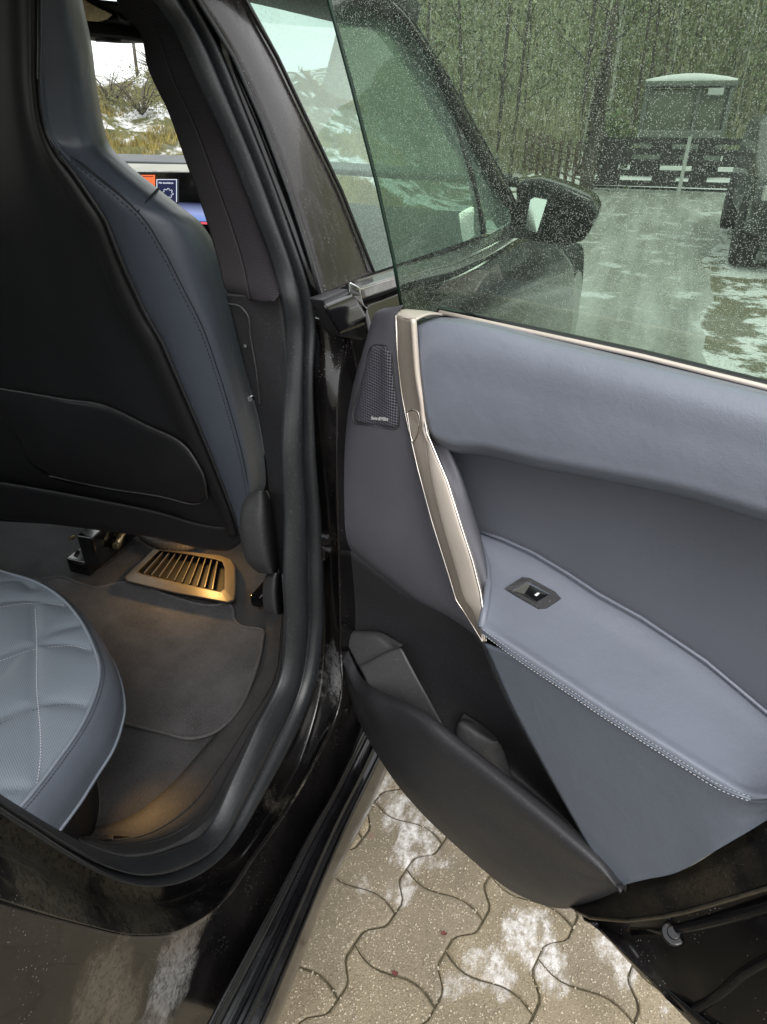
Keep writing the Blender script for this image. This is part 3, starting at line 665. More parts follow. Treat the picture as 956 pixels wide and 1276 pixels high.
def text_mesh(name, s, p0, p1, up, mat, parent, lift=0, squeeze=1.0, bold=0.012):
    cu = bpy.data.curves.new(name, 'FONT'); cu.body = s; cu.size = 1; cu.extrude = 0; cu.offset = bold
    to = bpy.data.objects.new('tmp', cu); COL.objects.link(to); dg = bpy.context.evaluated_depsgraph_get(); dg.update()
    me = bpy.data.meshes.new_from_object(to.evaluated_get(dg)); bpy.data.objects.remove(to)
    V = A([v.co[:] for v in me.vertices]); F = [tuple(p.vertices) for p in me.polygons]
    x0, x1 = V[:, 0].min(), V[:, 0].max(); y0, y1 = V[:, 1].min(), V[:, 1].max()
    p0, p1, up = A(p0), A(p1), A(up)
    W_ = p0 + (V[:, [0]] - x0) / (x1 - x0) * (p1 - p0) + (V[:, [1]] - y0) / (y1 - y0) * up
    bpy.data.meshes.remove(me)
    return mesh(name, W_, F, mat, parent, smooth=False)
bg_ = BV(grille)
p0, p1, pu = on(bg_, 463.5, 522.5, .0012), on(bg_, 484.5, 524.5, .0012), on(bg_, 464.2, 518, .0012)
text_mesh('badge', 'Bowers&Wilkins', p0, p1, pu - p0, M['white_print'], rd, bold=.02)
# bronze trim with pull handle
tA = [(493,393),(495,446),(500,490),(505,517),(520,584),(538,651),(559,718),(568,748),(584,772),(601,799)]
tD = [(516,397),(521,463),(527,500),(533,540),(559,601),(576,655),(590,698),(600,738),(602,756),(604,799)]
def lerp2(a, b, t): return [(p[0] + (q[0] - p[0]) * t, p[1] + (q[1] - p[1]) * t) for p, q in zip(a, b)]
wt = [.036, .036, .036, .038, .05, .06, .065, .066, .07, .09]
def tc(t, dw): return A([DOOR(p[0], p[1], wt[i] + dw) for i, p in enumerate(lerp2(tA, tD, t))])
tbk = [.93, .93, .92, .85, .42, .33, .30, .30, .40, .50]
def tcv(k, dw): return A([DOOR(a[0] + (b[0] - a[0]) * max(0, tb_ + k), a[1] + (b[1] - a[1]) * max(0, tb_ + k), wt[i] + dw) for i, (a, b, tb_) in enumerate(zip(tA, tD, tbk))])
trim = sheet('bronze_trim', grid([tc(0, -.012), tc(.03, .001), tcv(0, .008)], 110, 20, pairs=True), M['bronze_shaded'], rd, solid=.003)
tf = [(507,493),(523,540),(530,585),(546,650),(567,716),(578,745),(590,770),(602,799)]
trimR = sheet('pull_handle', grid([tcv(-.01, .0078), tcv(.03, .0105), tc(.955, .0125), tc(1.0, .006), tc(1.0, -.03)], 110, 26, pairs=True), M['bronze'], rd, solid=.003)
tube('handle_edge_highlight', tc(.965, .0122), .0014, M['polish'], rd)  # pale tube added as the highlight along the handle's edge
tube('trim_inner_edge', tc(.02, .001), .0009, M['polish'], rd)
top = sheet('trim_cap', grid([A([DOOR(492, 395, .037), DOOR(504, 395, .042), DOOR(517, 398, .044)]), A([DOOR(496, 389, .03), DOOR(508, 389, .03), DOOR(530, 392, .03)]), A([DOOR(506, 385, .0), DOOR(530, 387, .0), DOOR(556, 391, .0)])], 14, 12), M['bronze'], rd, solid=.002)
bt = BV(trim, trimR)
lk = [(508,514),(514,510),(521,513),(524,531),(516,551)]
P = [on(bt, x, y, .0006) for x, y in lk + [lk[0]]]; tube('lock_button_outline', arc(A(P), 60), .0009, M['polish'], rd, n=6)
plate('lock_button', [on(bt, 478 + (x - 478) * 1 + (515.5 - x) * .12, y + (529 - y) * .12, .0012) for x, y in lk], .002, M['bronze_shaded'], rd, bevel=.0004)
sheet('handle_recess', grid([C(DOOR, 0, [(528,535,.025),(545,566,.035),(566,625,.05),(584,690,.055),(596,738,.058),(598,756,.06)]), C(DOOR, 0, [(552,551,.03),(570,590,.035),(588,645,.038),(600,690,.045),(606,730,.055),(603,756,.065)]), C(DOOR, 0, [(560,556,.01),(575,592,.0),(592,642,-.002),(604,688,.01),(608,728,.035),(605,757,.055)])], 50, 16, pairs=True), M['soft'], rd, solid=.002)
# upper leather panel
T = lambda dy, w, x0, y0: C(DOOR, w, [(x0, y0), (545, 395 + dy * .97), (570, 396 + dy), (700, 425 + dy), (830, 456 + dy), (956, 487 + dy), (1150, 536 + dy)])
Tb = [(541,548),(560,557),(601,561),(664,576),(740,590),(850,613),(956,645),(1150,705)]
up = sheet('upper_panel', grid([T(0, .004, 517, 399), T(3, .018, 517.5, 402), T(9, .034, 518, 409), T(30, .044, 520, 435), T(80, .049, 526, 485), C(DOOR, .050, [(533,528),(560,538),(601,542),(664,556),(740,570),(850,592),(956,622),(1150,680)]), C(DOOR, .049, [(537,541),(560,550),(601,554),(664,569),(740,583),(850,605),(956,636),(1150,696)]), C(DOOR, .040, Tb), C(DOOR, .005, [(x, y + 6) for x, y in Tb])], 80, 70), M['leather'], rd, solid=.003)
# recess and armrest
armR = [(590,660),(625,671),(663,688),(705,713),(746,740),(800,770),(880,824),(956,888),(1060,975)]
armF = [(599,786),(643,817),(706,859),(755,892),(790,914),(849,951),(903,984),(934,996),(990,992)]
sheet('recess_panel', grid([C(DOOR, -.006, [(525,541),(550,551),(601,556),(664,570),(740,584),(850,606),(956,638),(1150,700)]), C(DOOR, -.012, [(535,605),(600,610),(700,630),(800,665),(956,740),(1150,860)]), C(DOOR, -.012, [(560,662),(625,669),(663,686),(746,738),(800,768),(880,822),(956,886),(1060,973)]), C(DOOR, -.006, [(585,790),(630,738),(680,760),(746,800),(800,830),(880,880),(956,940),(1060,1000)])], 60, 40), M['recess'], rd, solid=.003)
def armc(t, w, first=None, dy=0):
    pts = [(a[0] + (b[0] - a[0]) * t, a[1] + (b[1] - a[1]) * t + dy) for a, b in zip(armR, armF)]
    if first: pts[0] = first
    return C(DOOR, w, pts)
arm = sheet('armrest', grid([armc(0, -.012), armc(.05, -.005, (594,662)), armc(.3, .022, (606,697)), armc(.6, .058, (608,735)), armc(.85, .088, (602,768)), armc(.955, .100, (599,782), -1), armc(1, .101)], 90, 60, pairs=True), M['leather'], rd, solid=.004)
ba = BV(arm)
tube('armrest_end', C(DOOR, 0, [(591,662,-.005),(600,682,.01),(607,705,.03),(608,730,.055),(605,755,.078),(600,782,.098)]), .004, M['leather'], rd)
tube('armrest_rear_piping', C(DOOR, -.004, armR), .0016, M['leather'], rd)
LEp = [(602,801),(635,876),(673,947),(715,1022),(740,1064),(774,1104)]
lowp = sheet('lower_panel', grid([C(DOOR, .099, LEp), C(DOOR, .100, [(643,819),(672,885),(706,955),(737,1018),(760,1062),(788,1100)]), C(DOOR, .100, [(706,861),(730,915),(757,975),(780,1030),(795,1065),(805,1096)]), C(DOOR, .100, [(790,917),(805,950),(822,990),(836,1025),(845,1055),(849,1085)]), C(DOOR, .100, [(849,954),(862,975),(875,1000),(885,1020),(893,1038),(899,1056)]), C(DOOR, [.1], [(903,987,.1),(912,995,.1),(920,1005,.098),(928,1015,.096),(935,1024,.094),(940,1032,.09)]), C(DOOR, .1, [(934,998,.100),(940,1001,.099),(948,1004,.096),(953,1009,.092),(957,1012,.086),(960,1020,.08)]), C(DOOR, .1, [(990,995,.100),(1000,992,.095),(1010,992,.085),(1020,988,.07),(1025,992,.065),(1030,998,.06)])], 60, 60, pairs=True), M['leather_dark'], rd, solid=.003)
sf = [(601,788),(643,819),(706,861),(755,894),(790,916),(849,953),(903,985),(936,997)]
tube('seam_welt', C(DOOR, .1015, [(x, y - 1) for x, y in sf]), .0016, M['leather_dark'], rd)
V, F = dashes(arc(C(DOOR, .1035, [(x + .5, y + 2.2) for x, y in sf]), 300), .0034, .66, .00032); tag(mesh('stitching', V, F, M['thread'], rd), kind='stuff')
V, F = dashes(arc(C(DOOR, .1035, [(x + 1, y - 3.6) for x, y in sf]), 300), .0034, .66, .00024); tag(mesh('stitching', V, F, M['thread'], rd), kind='stuff')
# window switch
sw = [(629,734),(651,720),(661,721),(692,738),(699,746),(681,758),(671,759)]; si = [(638,737),(657,725),(686,741),(668,752)]
def onl(pts, lift): return A([on(ba, x, y, lift) for x, y in pts])
O, I, I2 = onl(sw, .0015), onl(si, .0018), onl([(x + (662 - x) * .15, y + (739 - y) * .15) for x, y in si], -.006)
Oe = onl([(664 + (x - 664) * 1.02, 739 + (y - 739) * 1.04) for x, y in sw], -.001)
V = np.r_[Oe, O, I]; F = [(i, (i + 1) % 7, 7 + (i + 1) % 7, 7 + i) for i in range(7)]
a, b_, c, d = 14, 15, 16, 17
F += [(7, 8, b_, a), (8, 9, b_), (9, 10, 11, c, b_), (11, 12, c), (12, 13, d, c), (13, 7, a, d)]
mesh('switch_bezel', V, F, M['plastic_in'], rd, smooth=False, solid=0)
mid0, mid1 = on(ba, 662, 729, .0012), on(ba, 653, 744, .0012)
plate('switch_well', onl([(640,737),(657,727),(684,741),(668,751)], .0004), .003, M['plastic'], rd, bevel=0)
plate('switch_rocker', [on(ba, 661, 730, .0030), on(ba, 685, 741.5, .0012), on(ba, 668, 751, .0012), on(ba, 653, 742, .0030)], .003, M['gloss'], rd, bevel=.0006)
plate('switch_ramp', [on(ba, 657, 726.5, .0028), on(ba, 661, 731, .0030), on(ba, 654, 742, .0030), on(ba, 640, 737, .0010)], .002, simple('grey switch face', (.10, .10, .09), .35), rd, bevel=.0004)
plate('switch_mark', [on(ba, x, y, .0032) for x, y in [(666,743.5),(670,740.5),(673,741),(669,745)]], .0004, M['white_print'], rd, bevel=0)
# map pocket
def ww(x):                                # pocket bulges inward away from the hinge end
    return float(np.interp(x, [415, 432, 463, 520, 700, 776], [.0, .035, .07, .095, .10, .099]))
rim = [(419,786),(426,805),(434,825),(446,848),(463,863),(484,873),(505,881),(530,895),(572,928),(643,983),(706,1034),(750,1071),(776,1103)]
btm = [(419,790),(424,818),(430,850),(450,905),(488,968),(530,1018),(584,1068),(622,1100),(648,1116),(681,1129),(711,1132),(744,1123),(778,1107)]
Rm = C(DOOR, 0, [(x, y, ww(x)) for x, y in rim]); Bt = C(DOOR, 0, [(x, y, ww(x) - .02) for x, y in btm])
Mi = C(DOOR, 0, [((a[0] + b[0]) / 2, (a[1] + b[1]) / 2, ww((a[0] + b[0]) / 2) + .004) for a, b in zip(rim, btm)])
Ms = C(DOOR, 0, [(a[0] * .15 + b[0] * .85, a[1] * .15 + b[1] * .85, ww(a[0] * .15 + b[0] * .85) - .004) for a, b in zip(rim, btm)])
Rb = C(DOOR, 0, [(x + 4, y - 4, max(-.002, ww(x) - .006)) for x, y in rim]); R0 = C(DOOR, 0, [(x + 1, y + 3, ww(x) + .002) for x, y in rim])
Rc = C(DOOR, 0, [(x + 5, y + 8, max(-.006, ww(x) - .012)) for x, y in rim])
pk = sheet('map_pocket', grid([Rc, Rb, R0, Mi, Ms, Bt], 120, 60, pairs=True), M['plastic'], rd, solid=.002)
bw = [(413,662),(432,686),(446,696),(509,742),(572,770),(601,798),(618,838),(635,876),(673,947),(700,995),(715,1022),(745,1068),(778,1106)]
sheet('pocket_back', grid([C(DOOR, .006, [(x, y - 3) for x, y in bw]), C(DOOR, .0, [(a[0] * .5 + b[0] * .5, a[1] * .5 + b[1] * .5, -.0) for a, b in zip(bw, rim)]), C(DOOR, 0, [(x, y + 14, max(-.008, ww(x) * .35)) for x, y in rim])], 80, 20, pairs=True), M['plastic'], rd, solid=.003)
def facets(name, curves, mat): return sheet(name, grid([C(DOOR, 0, c) for c in curves], 24, 40), mat, rd, solid=.002)
facets('pocket_step', [[(422,786,.004),(450,786,.006),(478,789,.006),(503,803,.002)], [(426,792,.012),(450,790,.016),(474,793,.018),(498,806,.014)], [(446,829,.038),(462,822,.036),(480,813,.033),(498,806,.030)], [(448,832,.045),(463,825,.044),(482,815,.042),(500,809,.040)], [(452,840,.048),(468,832,.046),(486,823,.044),(503,815,.042)], [(470,885,.05),(495,892,.046),(520,898,.044),(552,905,.038)]], M['plastic_mid'])
facets('pocket_rib', [[(578,888,.01),(590,895,.01),(618,918,.006),(626,930,.0)], [(568,915,.045),(574,905,.044),(600,915,.038),(619,923,.03)], [(580,934,.052),(590,937,.05),(602,931,.045),(620,925,.038)], [(590,950,.045),(600,952,.042),(614,940,.036),(626,932,.02)], [(600,985,.03),(620,985,.026),(632,980,.02),(640,975,.004)]], M['plastic_mid'])
# beltline strip, seal, glass
bl0 = [(548,389),(600,400),(700,422),(800,444),(956,483),(1150,531)]
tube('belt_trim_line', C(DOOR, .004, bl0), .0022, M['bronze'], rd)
tube('glass_wiper', C(DOOR, -.012, [(x, y - 1) for x, y in bl0]), .0055, M['rubber_dark'], rd)
ge = [(395,-60),(410,0),(440,112),(470,230),(490,320),(501,384)]
gle = C(DG, -.022, ge); gri = C(DG, -.022, [(1130,-300),(1140,-100),(1150,100),(1150,300),(1150,450),(1150,536)])
G = grid([gle, gri], 40, 40)
gob = sheet('door_glass', G, M['glass_door'], rd, solid=0)
tube('glass_edge', gle, .0022, simple('dark green glass edge', (.01, .03, .02), .2, var=.1), rd)
# door outer skin and structure behind
def dloft(rows_): return A([duv(*r_) for r_ in rows_])
sheet('outer_skin', grid([dloft([(-.10, 1.10, -.03), (.46, 1.10, -.03)]), dloft([(-.12, 1.02, -.05), (.50, 1.02, -.05)]), dloft([(-.14, .80, -.07), (.50, .80, -.07)]), dloft([(-.12, .55, -.05), (.42, .60, -.05)])], 20, 20), M['paint_clean'], rd, solid=.004, toward=(0, 5, 1))
sheet('rear_shut_face', grid([dloft([(.46, 1.10, -.03), (.50, 1.02, -.05), (.50, .80, -.07), (.42, .60, -.05)]), dloft([(.45, 1.10, -.0), (.47, 1.02, .015), (.46, .80, .03), (.43, .60, .04)])], 30, 8), M['paint_jamb'], rd, solid=.003)
# lower painted frame
e0 = C(DOOR, 0, [(705,1128,.078),(740,1120,.080),(776,1103,.084),(800,1095,.086),(850,1084,.086),(900,1055,.084),(956,1019,.08),(1100,960,.06)])
e1 = C(DOOR, 0, [(712,1131,.085),(745,1128,.09),(782,1120,.094),(815,1110,.096),(860,1098,.096),(905,1075,.094),(956,1050,.09),(1100,1010,.08)])
e2 = C(DOOR, 0, [(718,1134,.09),(737,1143,.10),(782,1147,.106),(829,1141,.108),(857,1135,.108),(885,1127,.108),(956,1106,.104),(1100,1060,.1)])
sheet('lower_frame', grid([e0, e1, e2], 60, 14), M['paint_reflect'], rd, solid=.003)
tube('frame_hem', e2 + DN * .001, .002, simple('worn metal hem', (.24, .21, .17), .3, metal=.9, var=.2, vs=90), rd)
e3 = C(DOOR, 0, [(722,1138,.092),(745,1149,.098),(790,1153,.105),(829,1149,.107),(857,1143,.107),(885,1136,.107),(956,1116,.103),(1100,1070,.1)])
tube('lower_seal', C(DOOR, 0, [(790,1160,.104),(829,1159,.106),(857,1155,.108),(885,1149,.110),(956,1130,.108),(1100,1084,.1)]), .0055, M['rubber_dark'], rd)
e4 = C(DOOR, 0, [(735,1146,.098),(768,1168,.112),(796,1184,.118),(846,1201,.122),(885,1203,.124),(915,1192,.122),(956,1168,.118),(1100,1110,.11)])
e5 = C(DOOR, 0, [(737,1147,.10),(775,1182,.122),(815,1215,.128),(850,1240,.13),(890,1245,.132),(930,1225,.130),(970,1195,.126),(1100,1140,.12)])
e6 = C(DOOR, 0, [(739,1149,.10),(790,1205,.125),(840,1250,.135),(885,1290,.14),(930,1310,.14),(970,1310,.14),(1010,1300,.135),(1100,1280,.13)])
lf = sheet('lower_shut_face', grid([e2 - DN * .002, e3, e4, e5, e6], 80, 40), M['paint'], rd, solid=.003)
bl_ = BV(lf)
for x, y in ((840, 1163),):
    c0 = on(bl_, x, y, .001)
    if c0 is not None:
        nn = CAM - c0; nn /= np.linalg.norm(nn); nn = nn * .5 + UPc * .5
        cyl('drain_plug', c0, nn, .011, .006, M['rubber_dark'], rd, n=24, bevel=.002); cyl('drain_plug_centre', c0 + nn * .003, nn, .006, .005, M['rubber_dark'], rd, n=20, bevel=.001)
tube('water_channel', onc(bl_, [(858,1262),(880,1250),(905,1232),(925,1214),(956,1196),(1000,1175)], -.002, 50), .005, M['rubber_dark'], rd)
f0 = C(DOOR, 0, [(730,1144,.09),(760,1172,.108),(800,1213,.122),(861,1276,.138),(885,1300,.142)])
f1 = f0 + A([.0, -.004, 0.006]); f2 = C(DOOR, 0, [(739,1147,.098),(785,1192,.118),(832,1232,.130),(890,1280,.142),(915,1300,.146)])
sheet('bottom_strip', grid([f0, (f0 + f2) / 2 + A([0, -.002, .006]), f2], 50, 10), M['rubber_dark'], rd, solid=.003)

# ================================================================== FRONT SEAT
fs = thing('front_seat', (-.8, 1.0, .36), parent=car)
S0 = [(98,-40),(102,0),(113,54),(121,117),(134,176),(159,205),(192,232),(226,259),(251,280),(272,318),(285,368),(297,420),(310,476),(324,540),(331,600),(320,622),(302,650)]
S1 = [(62,-40),(60,0),(58,54),(56,117),(66,170),(92,198),(122,222),(152,246),(178,271),(203,310),(228,358),(251,404),(272,462),(291,525),(307,590),(311,618),(300,652)]
S2 = [(50,-40),(48,0),(48,54),(48,100),(54,151),(70,188),(92,216),(112,245),(131,274),(152,328),(180,389),(201,425),(230,492),(255,550),(278,608),(290,640),(298,668)]
def sc(pts, off): return C(SEAT, off, pts)
def sm(a, b, t): return [(p[0] + (q[0] - p[0]) * t, p[1] + (q[1] - p[1]) * t) for p, q in zip(a, b)]
bol = sheet('side_bolster', grid([sc(S2, -.002), sc(sm(S2, S1, .15), -.008), sc(sm(S2, S1, .55), -.010), sc(S1, -.004), sc(sm(S1, S0, .5), .016), sc(sm(S1, S0, .85), .050), sc(S0, .10), sc(S0, .17)], 160, 60, pairs=True), M['bolster'], fs, solid=.003)
bb = BV(bol)
sp_ = [(p[0], p[1]) for p in S1[5:-1]]
sl_ = onc(bb, sp_, .0003, 240); tube('bolster_seam', sl_, .0009, M['thread_dark'], fs, n=6)
V, F = dashes(onc(bb, [(x - 4, y + 2) for x, y in sp_], .0006, 240), .006, .6, .0007); tag(mesh('stitching', V, F, M['thread_dark'], fs), kind='stuff')
tube('cross_seam', onc(bb, [(172,264),(184,250),(198,236)], .0003, 20), .0013, M['thread_dark'], fs, n=6)
tube('upper_seam', onc(bb, [(74,190),(95,200),(120,219),(150,243),(170,262)], .0004, 40), .0012, M['thread_dark'], fs, n=6)
# shell
SL = [(-250,-40),(-250,0),(-250,54),(-240,100),(-230,151),(-220,188),(-210,216),(-200,245),(-190,274),(-180,328),(-170,389),(-160,425),(-140,492),(-120,550),(-100,600),(-90,625),(-80,645)]
SLs = [(8,-40),(8,0),(10,54),(12,100),(18,151),(30,215),(45,260),(62,300),(80,340),(100,390),(125,440),(150,485),(185,540),(210,590),(235,630),(250,650),(255,664)]
shell = sheet('back_shell', grid([sc(S2, .004), sc(sm(S2, SLs, .10), -.010), sc(sm(S2, SLs, .22), -.012), sc(sm(S2, SLs, .38), .002), sc(SLs, .006), sc(sm(SLs, SL, .25), .028), sc(sm(SLs, SL, .7), .028), sc(SL, .0)], 140, 70, pairs=True), M['shell'], fs, solid=.004)
bs_ = BV(shell)
tube('shell_rim', sc([(p[0] + 1, p[1]) for p in S2[3:]], -.006), .0028, M['plastic'], fs)
pkt = [(-60,470),(0,482),(84,496),(142,507),(180,526),(238,559),(251,580),(261,618),(251,625),(200,616),(140,607),(63,591),(42,578),(25,542),(0,517),(-40,480)]
pk3 = A([on(bs_, x, y, .005) for x, y in pkt]); pkc = arc(np.r_[pk3, pk3[:1]], 160)
tube('pocket_edge', arc(pk3[1:8], 80), .0022, M['plastic_in'], fs)
tube('pocket_lower_edge', arc(pk3[7:12], 80), .0018, M['plastic_in'], fs)
tpk = [pk3[1], pk3[2], pk3[3], pk3[4], pk3[5], pk3[6], pk3[7]]; bpk = [pk3[14], pk3[13], pk3[12], pk3[11], pk3[10], pk3[9], pk3[8]]
sheet('seat_pocket', grid([A(tpk), (A(tpk) + A(bpk)) / 2 - A([0, .006, 0]), A(bpk)], 50, 20), M['shell'], fs, solid=.002)
# underside and skirt of the seat
k_a = [(-60,610),(60,640),(140,655),(201,664),(268,678),(300,668),(304,652)]
sheet('seat_skirt', grid([sc([(-60,590),(60,610),(140,625),(201,638),(250,652),(290,655),(302,645)], .004), sc([(-60,640),(60,650),(140,660),(201,668),(250,680),(285,682),(304,668)], .01), sc([(-60,610),(60,612),(140,620),(201,627),(250,638),(285,640),(304,630)], .09)], 40, 16), M['shell'], fs, solid=.004)
box('seat_base', (-.80, 1.30, .63), (.24, .26, .06), M['shell'], fs, bevel=.02)
box('seat_backrest_core', (-.86, 1.0, .86), (.16, .04, .20), M['black'], fs, bevel=.02, tilt=Matrix.Rotation(.27, 3, 'X'))
# side cover and anchor at outer seat side
def blob(name, Lc, Rc_, offL, offM, mat, par, fn=SIDE, solid=.003):
    mid_ = [((a[0] + b[0]) / 2, (a[1] + b[1]) / 2) for a, b in zip(Lc, Rc_)]
    return sheet(name, grid([C(fn, offL - .04, Lc), C(fn, offL, lerp2(Lc, Rc_, .12)), C(fn, offM, mid_), C(fn, offL, lerp2(Lc, Rc_, .88)), C(fn, offL - .04, Rc_)], 40, 30, pairs=True), mat, par, solid=solid)
blob('seat_side_cover', [(312,614),(303,628),(299,650),(301,675),(308,700),(322,714)], [(333,611),(341,628),(345,650),(348,675),(350,700),(348,716)], -.125, -.10, M['plastic_in'], fs)
blob('seat_belt_anchor', [(333,714),(330,722),(328,740),(330,758),(336,766)], [(352,714),(352,722),(352,740),(353,758),(351,766)], -.12, -.10, M['plastic_in'], fs)
# seat rail with brass bolts, harness
z = .385
box('seat_rail', PZ(112, 700, .375) + A([0, .05, .012]), (.028, .09, .02), M['gloss'], fs, rz=.05)
box('rail_bracket', PZ(118, 690, .42) + A([0, .03, .02]), (.02, .05, .04), M['gloss'], fs, rz=.1)
cyl('rail_bolt', PZ(143, 657, .46), (.3, -1, .3), .009, .02, M['brass'], fs, n=18, bevel=.002); cyl('rail_bolt', PZ(146, 679, .43), (.3, -1, .3), .008, .02, M['brass'], fs, n=18, bevel=.002); cyl('rail_bolt', PZ(90, 670, .43), (.3, -1, .3), .005, .015, M['brass'], fs, n=14)
tube('rail_link', A([PZ(145, 683, .425), PZ(151, 668, .44), PZ(160, 652, .46)]), .008, M['brass'], fs)
tube('rail_link', A([PZ(135, 645, .47), PZ(141, 655, .46), PZ(141, 668, .44)]), .006, M['brass'], fs)
plate('rail_plate', C(PZ, .408, [(112,697),(127,686),(131,690),(116,702)]), .004, M['brass'], fs, bevel=.001)
hp = arc(C(PZ, .40, [(168,652),(182,670),(205,680),(234,681),(255,672)]), 70); rr = .012 + .0012 * np.sin(np.arange(70) * 2.4)
tube('wiring_harness', hp, rr, simple('braided harness sleeve', (.05, .045, .04), .6, bs=700, bstr=.5, var=.3, vs=300), fs)
box('outer_rail_end', PZ(322, 752, .38) + A([.0, .03, .012]), (.012, .04, .014), M['gloss'], fs, rz=0)

# ================================================================== FLOOR
fl0 = C(PZ, .362, [(-160,600),(0,640),(150,640),(250,640),(330,690),(352,716)])
crease = C(PZ, .372, [(352,730),(350,770),(347,824),(310,891),(234,987),(176,1033),(120,1048)])
far = C(PZ, .362, [(200,600),(0,600),(-150,620),(-200,700),(-200,800),(-150,900),(-50,1000)])
floor = mesh('floor_carpet', [(-2.0, .2, .36), (-.45, .2, .36), (-.45, 1.7, .36), (-2.0, 1.7, .36)], [(0, 1, 2, 3)], M['carpet'], car, solid=.01)
edge = C(SIDE, -.052, [(353,716),(356,778),(349,849),(320,908),(292,968),(261,1031),(209,1058),(150,1066),(100,1050)])
e_m = C(PZ, .425, [(352,730),(352,790),(346,852),(316,906),(286,962),(250,1018),(205,1045),(150,1054),(100,1044)])
e_f = C(PZ, .375, [(350,735),(347,790),(335,845),(302,896),(262,950),(215,1000),(180,1026),(130,1040),(90,1036)])
e_g = C(PZ, .363, [(335,735),(330,790),(322,838),(288,890),(245,942),(200,990),(165,1016),(120,1030),(80,1020)])
sheet('sill_carpet', grid([e_g, e_f, e_m, edge + A([-.002, 0, .0])], 90, 24), M['carpet'], car, solid=.003)
tube('sill_crease', arc(e_m, 90) + A([0, 0, .001]), .0022, M['plastic'], car, n=6); tube('sill_crease', arc(e_f * .5 + e_m * .5, 90) - A([0, 0, .0005]), .0014, M['plastic_in'], car, n=6)
# floor mat (loose)
mo_ = [(-60,735),(46,722),(75,719),(100,727),(121,732),(151,726),(165,727),(210,742),(270,754),(284,752),(290,758),(292,772),(300,780),(328,786),(327,800),(314,849),(300,880),(285,899),(266,913),(243,920),(201,912),(157,901),(100,885),(-60,850)]
P = arc(A([PZ(x, y, .371) for x, y in mo_]), 150)
P = np.r_[P, P[:1]]
M['bind'] = simple('mat edge binding', (.085, .083, .086), .85, var=.2, vs=200, bs=700, bstr=.5)
fm = plate('floor_mat', P[:-1], .007, M['mat'], None, bevel=.002); tag(fm, 'dark grey velour floor mat lying in the rear footwell', 'floor mat')
tube('mat_binding', P, .0032, M['bind'], fm, n=8)
# vent in the floor under the seat
vo = [(155,719),(192,684),(240,688),(274,692),(288,697),(293,706),(294,735),(292,748),(284,751),(220,739),(157,724)]
vi = [(172,712),(199,686),(236,691),(268,697),(277,700),(280,708),(280,722),(279,734),(275,737),(225,727),(174,714)]
O, I, I2 = C(PZ, .398, vo), C(PZ, .400, vi), C(PZ, .375, vi)
Ob = C(PZ, .362, [(x + (x - 225) * .02, y + (y - 715) * .04 + 2) for x, y in vo]); n = len(vo)
V = np.r_[Ob, O, I, I2]; F = []
for r_ in range(3): F += [(r_ * n + i, r_ * n + (i + 1) % n, (r_ + 1) * n + (i + 1) % n, (r_ + 1) * n + i) for i in range(n)]
F.append(tuple(range(3 * n, 4 * n)))
vent = mesh('floor_vent', V, F, M['vent_warm'], car, smooth=False)
bmv = bmesh.new(); bmv.from_mesh(vent.data); bmesh.ops.recalc_face_normals(bmv, faces=bmv.faces); bmv.to_mesh(vent.data); bmv.free()
vent.data.materials.append(M['black'])
for p in vent.data.polygons:
    if p.center.z + WLOC['floor_vent'][2] < .385 and abs(p.normal.z) > .9: p.material_index = 1
m_ = vent.modifiers.new('edge', 'BEVEL'); m_.width = .003; m_.segments = 2; m_.limit_method = 'ANGLE'; m_.angle_limit = .6
tops = [(205,687),(215,688),(225,690),(235,691),(245,693),(254,694),(263,696),(272,698)]; bots = [(180,713),(190,715),(200,718),(211,721),(222,724),(233,727),(246,730),(260,733)]
for i in range(10):
    t_ = (i + .7) / 10.6
    a, b_ = PZ(199 + 79 * t_, 685.5 + 13 * t_, .396), PZ(173 + 100 * t_, 712 + 24 * t_, .396)
    d = (b_ - a); d /= np.linalg.norm(d); s = np.cross(d, UPc)
    V = [a - s * .0012, a + s * .0012, b_ + s * .0012, b_ - s * .0012]; V = V + [v - A([0, 0, .014]) + s * .006 for v in V]
    mesh('slat', V, [(0, 3, 2, 1), (4, 5, 6, 7), (0, 1, 5, 4), (1, 2, 6, 5), (2, 3, 7, 6), (3, 0, 4, 7)], M['vent_warm'], vent, smooth=False)
# mounts / small clip near sill
cl = PZ(134, 1045, .40)
box('sill_clip', cl, (.009, .004, .003), M['chrome'], car, rz=.5, bevel=.001); box('sill_clip_base', cl + A([.012, .0, -.004]), (.02, .01, .003), M['gloss'], car, rz=.3, bevel=.001)

